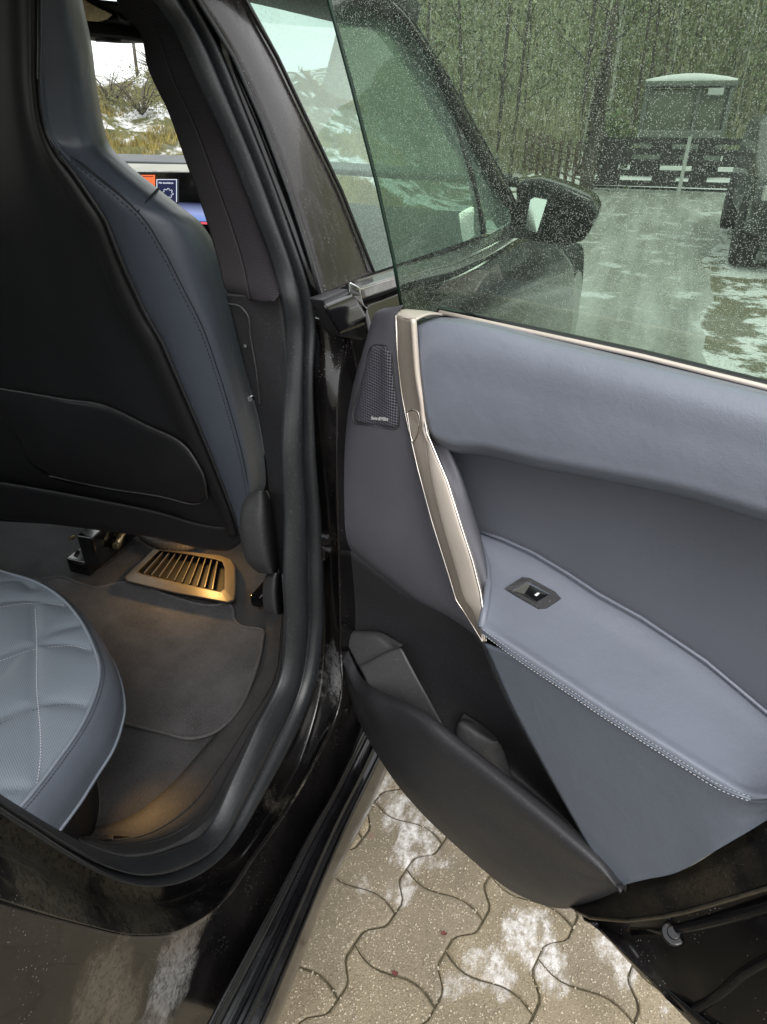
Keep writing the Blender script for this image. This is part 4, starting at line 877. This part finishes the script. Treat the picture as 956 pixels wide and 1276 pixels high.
# ================================================================== REAR SEAT CUSHION
rs = thing('rear_seat', (-.8, .2, .36), parent=car)
seam_c = [(-90,690),(-40,697),(0,712),(45,726),(75,745),(100,774),(116,806),(123,828),(123,845),(119,862),(96,912),(75,942),(54,970),(27,1003),(-10,1040),(-60,1080)]
low_c = [(-90,700),(-40,704),(0,716),(48,728),(88,758),(120,792),(142,828),(153,862),(155,885),(152,902),(140,936),(120,968),(100,1000),(75,1034),(40,1078),(0,1120)]
Zt = .63
sc3 = A([PZ(x, y, Zt) for x, y in seam_c]); lc3 = A([PZ(x, y, Zt - .0 - float(np.interp(i, [0, 4, 8, 15], [.02, .045, .065, .07]))) for i, (x, y) in enumerate(low_c)])
sb = arc(sc3, 200); ctr = A([sc3[:, 0].min() - .12, .28, Zt + .012])
nr = 110; G = np.empty((nr, 200, 3))
quilt = [[(44,759),(46,800),(46,849),(48,966),(48,985)], [(0,729),(20,724),(40,735)], [(-40,775),(0,757),(25,753),(52,752),(84,755)], [(-60,822),(0,824),(42,810),(70,806),(88,805),(112,810)], [(-60,900),(0,850),(30,820),(46,809),(70,790),(98,779)], [(-60,915),(0,902),(42,885),(70,879),(90,878),(108,880)], [(-20,985),(10,984),(34,982)]]
Q = [arc(A([PZ(x, y, Zt) for x, y in q]), 60)[:, :2] for q in quilt]; Qall = np.concatenate(Q)
for j in range(nr):
    t_ = j / (nr - 1); e_ = 1 - (1 - t_) ** 1.0
    G[j] = sb * (1 - e_) + ctr * e_
    G[j, :, 2] = Zt + .012 * (1 - (1 - min(1, t_ * 5)) ** 2)
flat = G.reshape(-1, 3)
for s_ in range(0, len(flat), 2000):
    seg = flat[s_:s_ + 2000]; d = np.sqrt(((seg[:, None, :2] - Qall[None]) ** 2).sum(2)).min(1)
    seg[:, 2] -= .0042 * np.exp(-(d / .007) ** 1.2) - .0018 * np.clip(d / .03, 0, 1)
cush = sheet('cushion_top', G, M['perf'], rs, solid=0)
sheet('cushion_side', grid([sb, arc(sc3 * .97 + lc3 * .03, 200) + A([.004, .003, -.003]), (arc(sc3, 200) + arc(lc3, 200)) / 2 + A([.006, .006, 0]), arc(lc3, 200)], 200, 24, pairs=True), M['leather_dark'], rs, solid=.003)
un = arc(lc3, 120); un2 = un.copy(); un2[:, 2] = .37; un2[:, 0] -= .06; un2[:, 1] -= .05
sheet('cushion_base', grid([un, (un + un2) / 2 + A([-.02, -.02, 0]), un2], 120, 12), M['shell'], rs, solid=.003)
tube('seam_piping', sb + A([0.001, 0, .001]), .0026, M['piping'], rs); tube('lower_piping', arc(lc3, 160), .0024, M['piping'], rs)
bc = BV(cush)
V, F = dashes(arc(sc3, 300) + A([.005, .004, -.003]), .0042, .6, .0006); tag(mesh('stitching', V, F, M['thread_dark'], rs), kind='stuff')
V, F = dashes(onc(bc, quilt[0], .0006, 200), .0042, .55, .0007); tag(mesh('quilt_stitching', V, F, M['thread'], rs), kind='stuff')
for q, c in ((quilt[3], 'thread'), (quilt[5], 'thread_dark'), (quilt[2], 'thread')):
    V, F = dashes(onc(bc, [p for p in q if p[0] > -30], .0005, 160), .0042, .55, .0004); tag(mesh('quilt_stitching', V, F, M[c], rs), kind='stuff')
box('seat_support', (-1.15, -.02, .48), (.5, .38, .12), M['black'], rs)
sheet('rear_backrest', grid([A([(-1.8, -.05, .6), (-.62, -.05, .6)]), A([(-1.8, -.15, .95), (-.60, -.15, .95)]), A([(-1.8, -.28, 1.3), (-.65, -.28, 1.3)])], 20, 20), M['leather_dark'], rs, solid=.1)

# ================================================================== CABIN SHELL, DASH, WINDSCREEN
sheet('roof_headliner', grid([A([(-.43, -1.2, 1.40), (-.405, .4, 1.405), (-.41, 1.0, 1.41), (-.48, 1.38, 1.40)]), A([(-1.15, -1.2, 1.52), (-1.15, .4, 1.55), (-1.15, 1.0, 1.55), (-1.15, 1.40, 1.50)]), A([(-1.8, -1.2, 1.42), (-1.8, .4, 1.46), (-1.8, 1.0, 1.46), (-1.8, 1.38, 1.40)])], 30, 24), M['headliner'], car, solid=.05, toward=(-1, 0, 0))
sheet('far_side_wall', grid([A([(-2.0, -1.2, .3), (-2.0, 2.2, .3)]), A([(-2.0, -1.2, 1.0), (-2.0, 2.2, .98)])], 10, 6), M['plastic'], car, solid=.08)
for (a, b_) in (((-2.0, 1.75, 1.02), (-1.75, 1.25, 1.45)), ((-2.0, .75, 1.0), (-1.82, .65, 1.46)), ((-2.0, -.5, 1.0), (-1.85, -.3, 1.46))):
    tube('far_pillar', A([a, (A(a) + A(b_)) / 2, b_]), .05, M['knit_plain'], car)
sheet('far_window_glass', grid([A([(-2.0, -1.2, 1.0), (-2.0, 1.8, 1.0)]), A([(-1.83, -1.2, 1.45), (-1.83, 1.3, 1.45)])], 6, 6), M['glass_clear'], car, solid=0)
sheet('rear_wall', grid([A([(-2, -1.2, .3), (-.5, -1.2, .3)]), A([(-1.9, -1.2, 1.45), (-.55, -1.2, 1.45)])], 6, 6), M['plastic'], car, solid=.05)
# dash and screen
dt = PY(200, 196, 1.98)
def yq(pts, y): return C(PY, y, pts)
sheet('dashboard', grid([A([(-2.0, 2.15, dt[2] - .005), (-1.15, 2.12, dt[2] - .005), (-.42, 2.05, dt[2] - .02)]), A([(-2.0, 1.90, PY(200, 203, 1.90)[2]), (-1.15, 1.88, PY(200, 203, 1.88)[2]), (-.42, 1.80, PY(200, 203, 1.88)[2])])], 20, 8), M['plastic'], car, solid=.01, toward=(-1, 1, 3))
sheet('dash_top_pad', grid([A([PY(120, 203, 1.88), PY(300, 206, 1.85)]), A([PY(120, 213, 1.80), PY(300, 216, 1.78)])], 10, 6), M['beige'], car, solid=.01)
sheet('dash_fascia', grid([A([(-2.0, 1.86, 1.09), (-.42, 1.76, 1.07)]), A([(-2.0, 1.82, .85), (-.42, 1.72, .85)]), A([(-2.0, 1.95, .40), (-.42, 1.9, .40)])], 10, 10), M['plastic'], car, solid=.02)
SY = 1.70
scr = plate('display', yq([(110,213),(300,215),(300,294),(110,285)], SY), .02, M['gloss'], car, bevel=.002)
def sq(x0, y0, x1, y1, dx=0): return [(x0, y0), (x1, y0 + dx), (x1, y1 + dx), (x0, y1)]
E1 = emit('screen orange', (1, .22, .08), 0.41); E2 = emit('screen white', (.8, .85, 1), 0.41); E3 = emit('screen blue', (.22, .35, .85), 0.34); E4 = emit('screen red', (1, .15, .2), 0.36); E5 = emit('screen navy', (.03, .035, .09), 0.36)
plate('screen_tile', yq(sq(176, 218, 193, 232), SY - .003), .001, E1, scr, bevel=0)
plate('screen_tile_text', yq(sq(178, 219.5, 191, 220.6), SY - .004), .0003, emit('screen dark red', (.3, .03, .02), 0.36), scr, bevel=0)
plate('screen_tile', yq(sq(195.5, 224, 220, 252), SY - .003), .001, E5, scr, bevel=0)
for a, b_, c, d in ((195, 223.3, 220.5, 224.2), (195, 223.3, 195.9, 252), (219.6, 223.3, 220.5, 252)): plate('screen_border', yq(sq(a, b_, c, d), SY - .0042), .0005, E2, scr, bevel=0)
t0, t1, t2 = PY(198, 229.5, SY - .0045), PY(216, 229.8, SY - .0045), PY(198, 226.5, SY - .0045)
text_mesh('screen_text', 'No bookings', t0, t1, t2 - t0, E2, scr, bold=.03)
gc = (209, 241); gp = []
for k in range(49):
    an = 2 * math.pi * k / 48; r_ = 5.2 if (k // 3) % 2 else 7.0; gp.append((gc[0] + r_ * math.cos(an), gc[1] + r_ * math.sin(an) * .9))
tube('screen_gear_icon', yq(gp, SY - .0045), .0007, E2, scr, n=5)
GL = []
ng = 10
for k in range(ng): pass
def screen_grad():
    m = bpy.data.materials.new('screen blue glow'); m.use_nodes = True; t = m.node_tree; t.nodes.clear()
    o = t.nodes.new('ShaderNodeOutputMaterial'); e = t.nodes.new('ShaderNodeEmission'); g_ = t.nodes.new('ShaderNodeNewGeometry'); sx = t.nodes.new('ShaderNodeSeparateXYZ')
    t.links.new(g_.outputs[0], sx.inputs[0]); mr = t.nodes.new('ShaderNodeMapRange'); z0, z1 = PY(245, 276, SY)[2], PY(240, 252, SY)[2]
    mr.inputs[1].default_value = z0; mr.inputs[2].default_value = z1; t.links.new(sx.outputs[2], mr.inputs[0])
    c = ramp(t, mr.outputs[0], [(0, (.20, .38, .9)), (.45, (.42, .5, .9)), (1, (.005, .005, .02))]); t.links.new(c, e.inputs[0]); e.inputs[1].default_value = .36
    t.links.new(e.outputs[0], o.inputs[0]); return m
plate('screen_picture', yq([(222,252),(262,252),(262,276),(222,276)], SY - .003), .001, screen_grad(), scr, bevel=0)
plate('screen_bar', yq([(225,275),(262,276),(262,279),(225,278)], SY - .0042), .0005, E5, scr, bevel=0)
plate('screen_bar_button', yq([(250,276.5),(260,276.8),(260,279.6),(250,279.3)], SY - .0048), .0004, E4, scr, bevel=0)
plate('screen_bar_button', yq([(244,275.5),(247.5,275.7),(247.5,277.5),(244,277.3)], SY - .0048), .0004, E3, scr, bevel=0)
# windscreen, surround, visor
sheet('windscreen_glass', grid([A([(-1.95, 2.4, 1.08), (-1.15, 2.5, 1.08), (-.45, 2.3, 1.08)]), A([(-1.8, 1.4, 1.46), (-1.15, 1.45, 1.50), (-.5, 1.36, 1.46)])], 20, 12), M['glass_clear'], car, solid=0)
tube('windscreen_lower_edge', A([(-2, 2.36, 1.095), (-1.15, 2.46, 1.095), (-.45, 2.28, 1.095)]), .014, M['black'], car)
sheet('windscreen_pillar', grid([C(SIDE, -.06, [(400,-60),(436,-20),(478,12),(500,35),(535,84),(562,138),(590,190),(620,245),(636,276)]), C(SIDE, -.10, [(380,-60),(416,-20),(455,12),(478,35),(512,90),(545,150),(575,205),(605,260),(620,285)])], 40, 8), M['knit_plain'], car, solid=.01)
# sun visor and grab handle seen beside the head restraint
YV = 1.28
sheet('sun_visor', grid([yq([(60,22),(112,26),(150,32),(185,36),(220,38)], YV), yq([(60,36),(112,41),(150,45),(184,50),(220,52)], YV - .03), yq([(60,42),(125,52),(150,54),(186,54),(220,56)], YV + .02)], 30, 10), M['plastic_in'], car, solid=.01)
sheet('visor_mirror_frame', grid([yq([(60,-10),(112,-2),(150,2),(205,5)], YV + .01), yq([(60,22),(112,27),(150,33),(205,38)], YV + .01)], 20, 6), M['shell'], car, solid=.006)
plate('visor_mirror', yq([(100,-4),(112,4),(128,12),(141,18),(134,24),(122,27),(106,26),(98,20)], YV - .004), .003, simple('mirror with warm reflection', (.75, .60, .36), .25, metal=.6, var=.3, vs=40), car, bevel=.001)
tube('grab_handle', yq([(148,0),(158,6),(166,16),(167,24),(160,28),(152,24),(150,18)], YV - .02), .006, M['plastic_in'], car)
tube('rear_view_cable', yq([(150,50),(120,50)], YV - .02), .003, M['plastic_in'], car)

# warm courtesy lamps (lit in the photograph)
def lamp(name, loc, target, e, size, col, par, sp=130):
    l = bpy.data.lights.new(name, 'AREA'); l.energy = e; l.size = size; l.color = col; l.spread = math.radians(sp)
    o = bpy.data.objects.new(name, l); COL.objects.link(o); o.parent = par; o.location = Vector(loc) - Vector(WLOC[par.name])
    o.rotation_euler = (Vector(loc) - Vector(target)).to_track_quat('Z', 'Y').to_euler(); return o
WARM = (1, .56, .17)
lens = emit('warm lamp lens', (1, .6, .22), 3)
vc = PZ(235, 715, .39)
box('footwell_lamp', vc + A([.02, .045, .135]), (.02, .012, .004), lens, car, bevel=.001)
lamp('footwell_light', vc + A([.02, .045, .12]), vc + A([.02, -.0, 0]), .17, .03, WARM, car)
gcp = PZ(195, 1015, .37)
box('sill_lamp', gcp + A([-.075, .0, .115]), (.004, .012, .006), lens, car, bevel=.001)
lamp('sill_light', gcp + A([-.065, .0, .11]), gcp, .022, .015, WARM, car, 75)

# ================================================================== OUTDOORS
def put(px, py_, dist):                  # ground point in the direction of a traced point
    r = _F * FPX + _R * (px - 478) - _U * (py_ - 638); h = A([r[0], r[1]]); h /= np.linalg.norm(h); return h * dist
# gates
GP = [put(736, 215, 15.9), put(853, 205, 16.0), put(950, 200, 16.2)]
def gate_leaf(a, b, label):
    a3 = A([a[0], a[1], gz(*a) + .06]); b3 = A([b[0], b[1], gz(*b) + .06]); d = b3 - a3; Ln = np.linalg.norm(d); d /= Ln; s = A([-d[1], d[0], 0])
    o = thing('gate_leaf', (a3 + b3) / 2, label, 'gate', 'gate leaves across the drive')
    rng = random.Random(int(a[0] * 100) + 50)
    bh, gap = .105, .085
    for k in range(5):
        zc = .07 + k * (bh + gap)
        c = (a3 + b3) / 2 + A([0, 0, zc + bh / 2])
        V, F = box_data((0, 0, 0), (Ln / 2 - .03, .012, bh / 2)); ang = math.atan2(d[1], d[0])
        V = [(c[0] + x * math.cos(ang) - y * math.sin(ang), c[1] + x * math.sin(ang) + y * math.cos(ang), c[2] + z_) for x, y, z_ in V]
        mesh('board', V, F, M['wood_dark'], o, smooth=False)
        x = rng.uniform(0, .3)
        while k < 4 and x < Ln - .4:              # infill blocks leave only some of each gap open
            L_ = rng.uniform(.25, .55); c2 = a3 + d * (x + L_ / 2) + A([0, 0, zc + bh + gap / 2])
            V, F = box_data((0, 0, 0), (L_ / 2, .010, gap / 2 + .004)); V = [(c2[0] + p * math.cos(ang) - q * math.sin(ang), c2[1] + p * math.sin(ang) + q * math.cos(ang), c2[2] + z_) for p, q, z_ in V]
            mesh('infill', V, F, M['wood_dark'], o, smooth=False); x += L_ + rng.uniform(.3, .8)
    return o
gate_leaf(GP[0], GP[1], 'left dark boarded gate leaf with gaps, hung on the pale post by the fence')
gate_leaf(GP[1], GP[2], 'right dark boarded gate leaf with gaps, reaching behind the parked vehicle')
for i, (p, lb) in enumerate(((GP[0], 'pale metal gate post beside the tall dark trunk'), (GP[1], 'thin pale metal post where the two gate leaves meet'))):
    x, y = p; V, F = box_data((x, y - .03, gz(x, y) + .5), (.035, .035, .52)); tag(mesh('gate_post', V, F, M['galv'], None, smooth=False), lb, 'post')
# snow behind the gate (open ground lies white there)
a, b_ = put(700, 200, 17.0), put(1000, 200, 17.0); a2, b2 = put(700, 200, 27), put(1000, 200, 27)
sg = strip('snow_field', [tuple(a * (1 - k) + a2 * k) for k in np.linspace(0, 1, 12)], [tuple(b_ * (1 - k) + b2 * k) for k in np.linspace(0, 1, 12)], M['snow'], .05, 12); tag(sg, kind='structure')
# lattice fence on the left
fa, fb = put(727, 210, 15.6), put(655, 190, 18.2)
fo_ = thing('lattice_fence', (fa[0], fa[1], gz(*fa)), 'brown lattice fence panel with snowy gaps left of the gate', 'fence')
a3, b3 = A([fa[0], fa[1], gz(*fa)]), A([fb[0], fb[1], gz(*fb) + .25])
for k in range(9):
    t_ = k / 8; c = a3 * (1 - t_) + b3 * t_; V, F = box_data((c[0], c[1], c[2] + .42), (.035, .03, .42)); mesh('upright', V, F, M['fence_wood'], fo_, smooth=False)
for k in range(6):
    z_ = .1 + k * .13; P = A([a3 + A([0, -.04, z_]), b3 + A([0, -.04, z_])]); V, F = tube_data(P, .02, 4); mesh('rail', V, F, M['fence_wood'], fo_, smooth=False)
sb_ = strip('snow_bank', [(fa[0] - .3, fa[1] + .3), (fa[0] - .3, fa[1] + 1.6)], [(fb[0], fb[1] + .3), (fb[0], fb[1] + 1.6)], M['snow'], .10, 6); tag(sb_, kind='structure')
# vehicle cab beyond the gate with snowy roof
cc = put(853, 140, 21); cz = gz(*cc); an = math.atan2(cc[0], cc[1])
def lp(x, y, z_): return (cc[0] + x * math.cos(an) + y * math.sin(an), cc[1] - x * math.sin(an) + y * math.cos(an), cz + z_)
tv = thing('tractor', (cc[0], cc[1], cz), 'dark cabbed tractor with snow on its roof, standing beyond the gate', 'tractor')
def lbox(name, c, h, mat, par=tv):
    V, F = box_data(c, h); V = [lp(*v) for v in V]; return mesh(name, V, F, mat, par, smooth=False, bevel=.03)
lbox('body', (0, 0, .75), (1.0, 1.2, .35), M['cab'])
for sx in (-1, 1):
    for sy in (-1, 1): lbox('cab_pillar', (sx * .95, sy * .7, 1.55), (.06, .06, .5), M['cab'])
lbox('cab_pillar', (.25, -.72, 1.55), (.04, .04, .5), M['cab'])
lbox('cab_glass', (0, 0, 1.5), (.90, .64, .46), M['cabglass']); lbox('roof', (0, 0, 2.06), (1.05, .85, .06), M['cab'])
P_ = [lp(-1.05 + 2.1 * k / 10, 0, 2.12 + .05 * math.sin(math.pi * k / 10)) for k in range(11)]
V, F = tube_data(A(P_), [.06 + .07 * math.sin(math.pi * k / 10) for k in range(11)], 10); mesh('roof_snow', V, F, M['snow'], tv); lbox('lamp', (.6, -.78, 1.9), (.18, .04, .08), M['galv'])
for sx in (-1, 1): cyl('tyre', lp(sx * .9, -.2, .5), lp(1, 0, 0) - A(lp(0, 0, 0)), .5, .3, M['tyre'], tv, n=24, bevel=.04)
# parked dark vehicle at the right edge
vp = put(934, 260, 7.4); vz = gz(*vp)
pv = thing('parked_car', (vp[0], vp[1], vz), 'dark parked vehicle cut by the right edge of the view, beside the snowy verge', 'car')
vx, vy = vp[0] + .02, vp[1] + 1.9
prof = [(-1.85, .35), (-1.98, .62), (-1.8, .84), (-.95, .95), (-.3, 1.28), (1.2, 1.3), (1.9, .95), (1.95, .4)]
n = len(prof); V = []
for x_, k in ((0, .9), (.12, 1), (1.5, 1), (1.7, .9)):
    for (yy_, zz_) in prof: V.append((vx + x_, vy + yy_ * k, vz + .2 + (zz_ - .2) * (k * .5 + .5)))
F = gfaces(4, n, True) + [tuple(range(n))[::-1], tuple(range(3 * n, 4 * n))]
mesh('body', V, F, simple('black parked car paint', (.02, .022, .02), .3, coat=.3), pv, bevel=.05)
for sy in (-1.25, 1.2):
    cyl('wheel', (vx + .08, vy + sy, vz + .33), (1, 0, 0), .33, .22, M['tyre'], pv, n=28, bevel=.03)
plate('side_window', A([(vx - .01, vy - .7, vz + .98), (vx + .02, vy - .15, vz + 1.2), (vx + .02, vy + 1.1, vz + 1.22), (vx - .01, vy + 1.4, vz + .98)]), .02, M['cabglass'], pv, bevel=0)
box('headlight', (vx + .2, vy - 1.86, vz + .72), (.14, .05, .06), M['galv'], pv, bevel=.01)

# trees
def trunk_data(x, y, h, r, lean, rng, sides=6):
    z0 = gz(x, y) - .1; n = 6; P = []
    for i in range(n):
        t_ = i / (n - 1); P.append((x + lean[0] * t_ + rng.gauss(0, .03) * t_, y + lean[1] * t_, z0 + h * t_))
    return tube_data(A(P), [r * (1 - .75 * i / (n - 1)) for i in range(n)], sides), P
def leaf_cloud(rng, c, rad, n, size):
    V, F = [], []
    for _ in range(n):
        d = Vector((rng.gauss(0, .45), rng.gauss(0, .45), rng.gauss(0, .45))); p = Vector(c) + Vector((d.x * rad[0], d.y * rad[1], d.z * rad[2]))
        s = size * rng.uniform(.5, 1.4); q = Vector((rng.uniform(-1, 1), rng.uniform(-1, 1), rng.uniform(-1, 1))).normalized(); q2 = q.orthogonal().normalized()
        b = len(V); V += [p + q * s, p - q * s * .5 + q2 * s * .6, p - q * s * .5 - q2 * s * .6]; F.append((b, b + 1, b + 2))
    return V, F
rng = random.Random(11); ti = 0
ORD = 'first second third fourth fifth sixth seventh eighth ninth tenth eleventh twelfth thirteenth fourteenth fifteenth sixteenth seventeenth eighteenth nineteenth twentieth twenty-first twenty-second twenty-third twenty-fourth twenty-fifth twenty-sixth twenty-seventh twenty-eighth'.split()
np_ = [0, 0]
for px in sorted(rng.uniform(505, 1010) for _ in range(40)):
    dist = rng.uniform(19, 33)
    if 800 < px < 905 and dist < 23: dist += 5
    x, y = put(px, 100, dist); h = rng.uniform(7, 11); pale = rng.random() < .5; r = rng.uniform(.03, .06)
    (V, F), P = trunk_data(x, y, h, r, (rng.gauss(0, .35), rng.gauss(0, .3)), rng)
    od = ORD[min(27, np_[pale])]; np_[pale] += 1
    t = thing('birch_tree' if pale else 'bare_tree', (x, y, gz(x, y)), (od + ' slender pale birch from the left in the wood beyond the fence and gate' if pale else od + ' slender dark bare tree from the left in the wood beyond the fence and gate'), 'tree', 'pale birches beyond the gate' if pale else 'dark bare trees beyond the gate')
    mesh('trunk', V, F, M['bark'] if pale else M['bark_dark'], t)
    parts = []
    for k in range(9):
        z_ = h * rng.uniform(.15, .95); a = rng.uniform(0, 6.28); L_ = rng.uniform(.5, 1.3); p = A([x + P[-1][0] * 0, y, gz(x, y) + z_]); p[0] += (P[-1][0] - x) * z_ / h
        q = p + A([math.cos(a) * L_, math.sin(a) * L_, L_ * .7]); parts.append(tube_data(A([p, (p + q) / 2 + A([0, 0, .05]), q]), [.02, .012, .005], 4))
    V, F = join(parts); mesh('branches', V, F, M['bark_dark'], t)
    V, F = leaf_cloud(rng, (x, y, gz(x, y) + h * .5), (1.2, 1.2, h * .42), 220, .06); mesh('crown', V, F, M['twig'] if rng.random() < .5 else M['foliage'], t, smooth=False)
# tall dark dead trunk by the gate post and the dark shrub leaning on the gate
x, y = put(741, 150, 15.2); parts = []
(V1, F1), _ = trunk_data(x, y, 2.45, .15, (.12, 0), rng, 8); dt_ = thing('dead_tree', (x, y, gz(x, y)), 'tall dark broken trunk standing left of the gate', 'tree')
mesh('trunk', V1, F1, M['bark_dark'], dt_); V, F = leaf_cloud(rng, (x + .05, y, gz(x, y) + 1.5), (.16, .16, 1.4), 900, .05); mesh('crown', V, F, M['bark_dark'], dt_, smooth=False)
x, y = put(762, 160, 16.4); V, F = leaf_cloud(rng, (x, y, gz(x, y) + .8), (.5, .3, .55), 1500, .06); tag(mesh('conifer_shrub', V, F, M['foliage'], None, smooth=False), 'dark bush rising behind the left end of the gate', 'bush')
# undergrowth mass
V, F = [], []
for _ in range(44000):
    px = rng.uniform(440, 1250); d = (18.0 if px < 735 else 25.0) + 12 * rng.random() ** .8; x, y = put(px, 100, d)
    z_ = gz(x, y) + (7.5 * rng.random() ** 1.35 if d > 23 else 1.6 * rng.random() ** 1.3)
    s = rng.uniform(.05, .16) * d / 24; a = rng.uniform(0, 6.28); tl_ = rng.uniform(-.5, .5)
    b = len(V); V += [(x, y, z_), (x + s * math.cos(a) * .35, y + s * math.sin(a) * .3, z_ + s * .2), (x + tl_ * s, y, z_ + s * 2.4)]; F.append((b, b + 1, b + 2))
ug = mesh('undergrowth', V, F, M['twig'], None, smooth=False); ug['kind'] = 'stuff'; tag(ug, 'dense twiggy undergrowth filling the wood', 'undergrowth')
V, F = [], []
for _ in range(16000):
    px = rng.uniform(440, 1250); d = 25.0 + 11 * rng.random(); x, y = put(px, 100, d)
    z_ = gz(x, y) + 8.5 * rng.random()
    s = rng.uniform(.05, .13); q = Vector((rng.uniform(-1, 1), rng.uniform(-1, 1), rng.uniform(-1, 1))).normalized() * s; q2 = q.orthogonal() * .7; p = Vector((x, y, z_))
    b = len(V); V += [p + q, p + q2, p - q]; F.append((b, b + 1, b + 2))
ug = mesh('evergreen_thicket', V, F, M['foliage'], None, smooth=False); ug['kind'] = 'stuff'; tag(ug, 'green needle thicket between the trees', 'thicket')
# wooded hillside behind
V = []
azs = np.linspace(-27, 75, 76)
for k, zz_ in enumerate((0, .25, .5, .75, 1)):
    for a in azs:
        d = 38 + 30 * zz_; x, y = d * math.sin(math.radians(a)), d * math.cos(math.radians(a)); fade = min(1, (a + 27) / 6)
        V.append((x, y, gz(x, y) - 1 + zz_ * 16 * fade + 1.2 * mnoise.noise(Vector((x * .3, y * .3, zz_ * 3)))))
hl = mesh('wooded_hill', V, gfaces(5, len(azs)), M['forest_hill'], base=A([0, 40, 0])); tag(hl, kind='structure')
# bank shrubs and grasses to the left (seen through the windscreen)
V, F = [], []
for _ in range(26000):
    a = math.radians(rng.uniform(-52, -20)); d = rng.uniform(9.5, 16.5); x, y = d * math.sin(a), d * math.cos(a)
    n_ = mnoise.noise(Vector((x * .55, y * .55, 3)))
    if n_ < -.02: continue
    z0 = gz(x, y) - .03; h = rng.uniform(.04, .16) * (1 + 1.5 * max(0, n_)); s = .012
    b = len(V); V += [(x - s, y, z0), (x + s, y, z0), (x + rng.gauss(0, .05), y + rng.gauss(0, .05), z0 + h)]; F.append((b, b + 1, b + 2))
gr_ = mesh('bank_grass', V, F, simple('winter grass', (.26, .20, .055), .9, var=.5, vs=3), None, smooth=False); gr_['kind'] = 'stuff'; tag(gr_, 'yellow winter grass on the bank beyond the windscreen', 'grass')
for i, (px, d, rr_, lb) in enumerate(((135, 14.2, .8, 'round bare shrub at the left of the bank top'), (172, 13.6, .9, 'grey twiggy shrub in the middle of the bank'), (206, 14.8, .8, 'green shrub at the right of the bank beside the pillar'))):
    x, y = put(px, 110, d); sh = thing('shrub', (x, y, gz(x, y)), lb, 'shrub', 'shrubs on the bank'); pr_ = []
    for k in range(16):
        a = rng.uniform(0, 6.28); q = A([x + math.cos(a) * rr_ * .6, y + math.sin(a) * rr_ * .6, gz(x, y) + rng.uniform(.3, .6)]); p = A([x, y, gz(x, y)]); pr_.append(tube_data(A([p, (p + q) / 2 + A([0, 0, .1]), q]), [.015, .01, .004], 4))
    V, F = join(pr_); mesh('stems', V, F, M['bark_dark'], sh); V, F = leaf_cloud(rng, (x, y, gz(x, y) + .15), (rr_ * 1.1, rr_, .2), 1600, .018); mesh('leaves', V, F, M['shrubleaf'], sh, smooth=False)
for px, d, h, lb in ((168, 24, 5.5, 'thin bare tree against the sky beyond the bank, left one'), (190, 22, 6, 'thin bare tree with drooping twigs against the sky, right one')):
    x, y = put(px, 80, d); t = thing('bare_tree', (x, y, gz(x, y)), lb, 'tree'); (V, F), P = trunk_data(x, y, h, .05, (.3, 0), rng); mesh('trunk', V, F, M['bark_dark'], t)
    pr_ = []
    for k in range(22):
        z_ = h * rng.uniform(.2, .95); a = rng.uniform(0, 6.28); L_ = rng.uniform(.6, 1.4); p = A([x + .3 * z_ / h, y, gz(x, y) + z_]); q = p + A([math.cos(a) * L_, math.sin(a) * L_, L_ * .2]); pr_.append(tube_data(A([p, (p + q) / 2 + A([0, 0, .25]), q - A([0, 0, .3])]), [.014, .01, .004], 4))
    V, F = join(pr_); mesh('branches', V, F, M['bark_dark'], t)
# small red leaves on the paving
for k, (px, py_, lb) in enumerate(((492, 1213, 'small red leaf on the paving nearest the car sill'), (553, 1163, 'small red brown leaf on the paving under the door tip'))):
    c = PZ(px, py_, .0145); Vv = [c + A([.007 * math.cos(a + k) * (1.0 if j % 2 else .7), .004 * math.sin(a + k) * (1 if j % 2 else .8), .003 * (j % 2)]) for j, a in enumerate(np.linspace(0, 2 * math.pi, 10, endpoint=False))]
    tag(mesh('fallen_leaf', Vv, [tuple(range(10))], simple('red leaf %d' % 0, (.13, .035, .03), .6), None, smooth=False, solid=.0008), lb, 'leaf')

# sand grains and tiny stones lying on the paving
parts = []
for _ in range(900):
    px, py_ = rng.uniform(340, 880), rng.uniform(950, 1290); c = PZ(px, py_, .0145); q = rng.uniform(.0006, .0017)
    V, F = box_data(c, (q, q * rng.uniform(.6, 1), q * .6), rng.uniform(0, 3)); parts.append((V, F))
V, F = join(parts); gt = mesh('grit', V, F, simple('pale grit', (.42, .37, .28), .9, var=.5, vs=90), None, smooth=False); tag(gt, 'loose pale grit scattered over the paving', 'grit', kind='stuff')
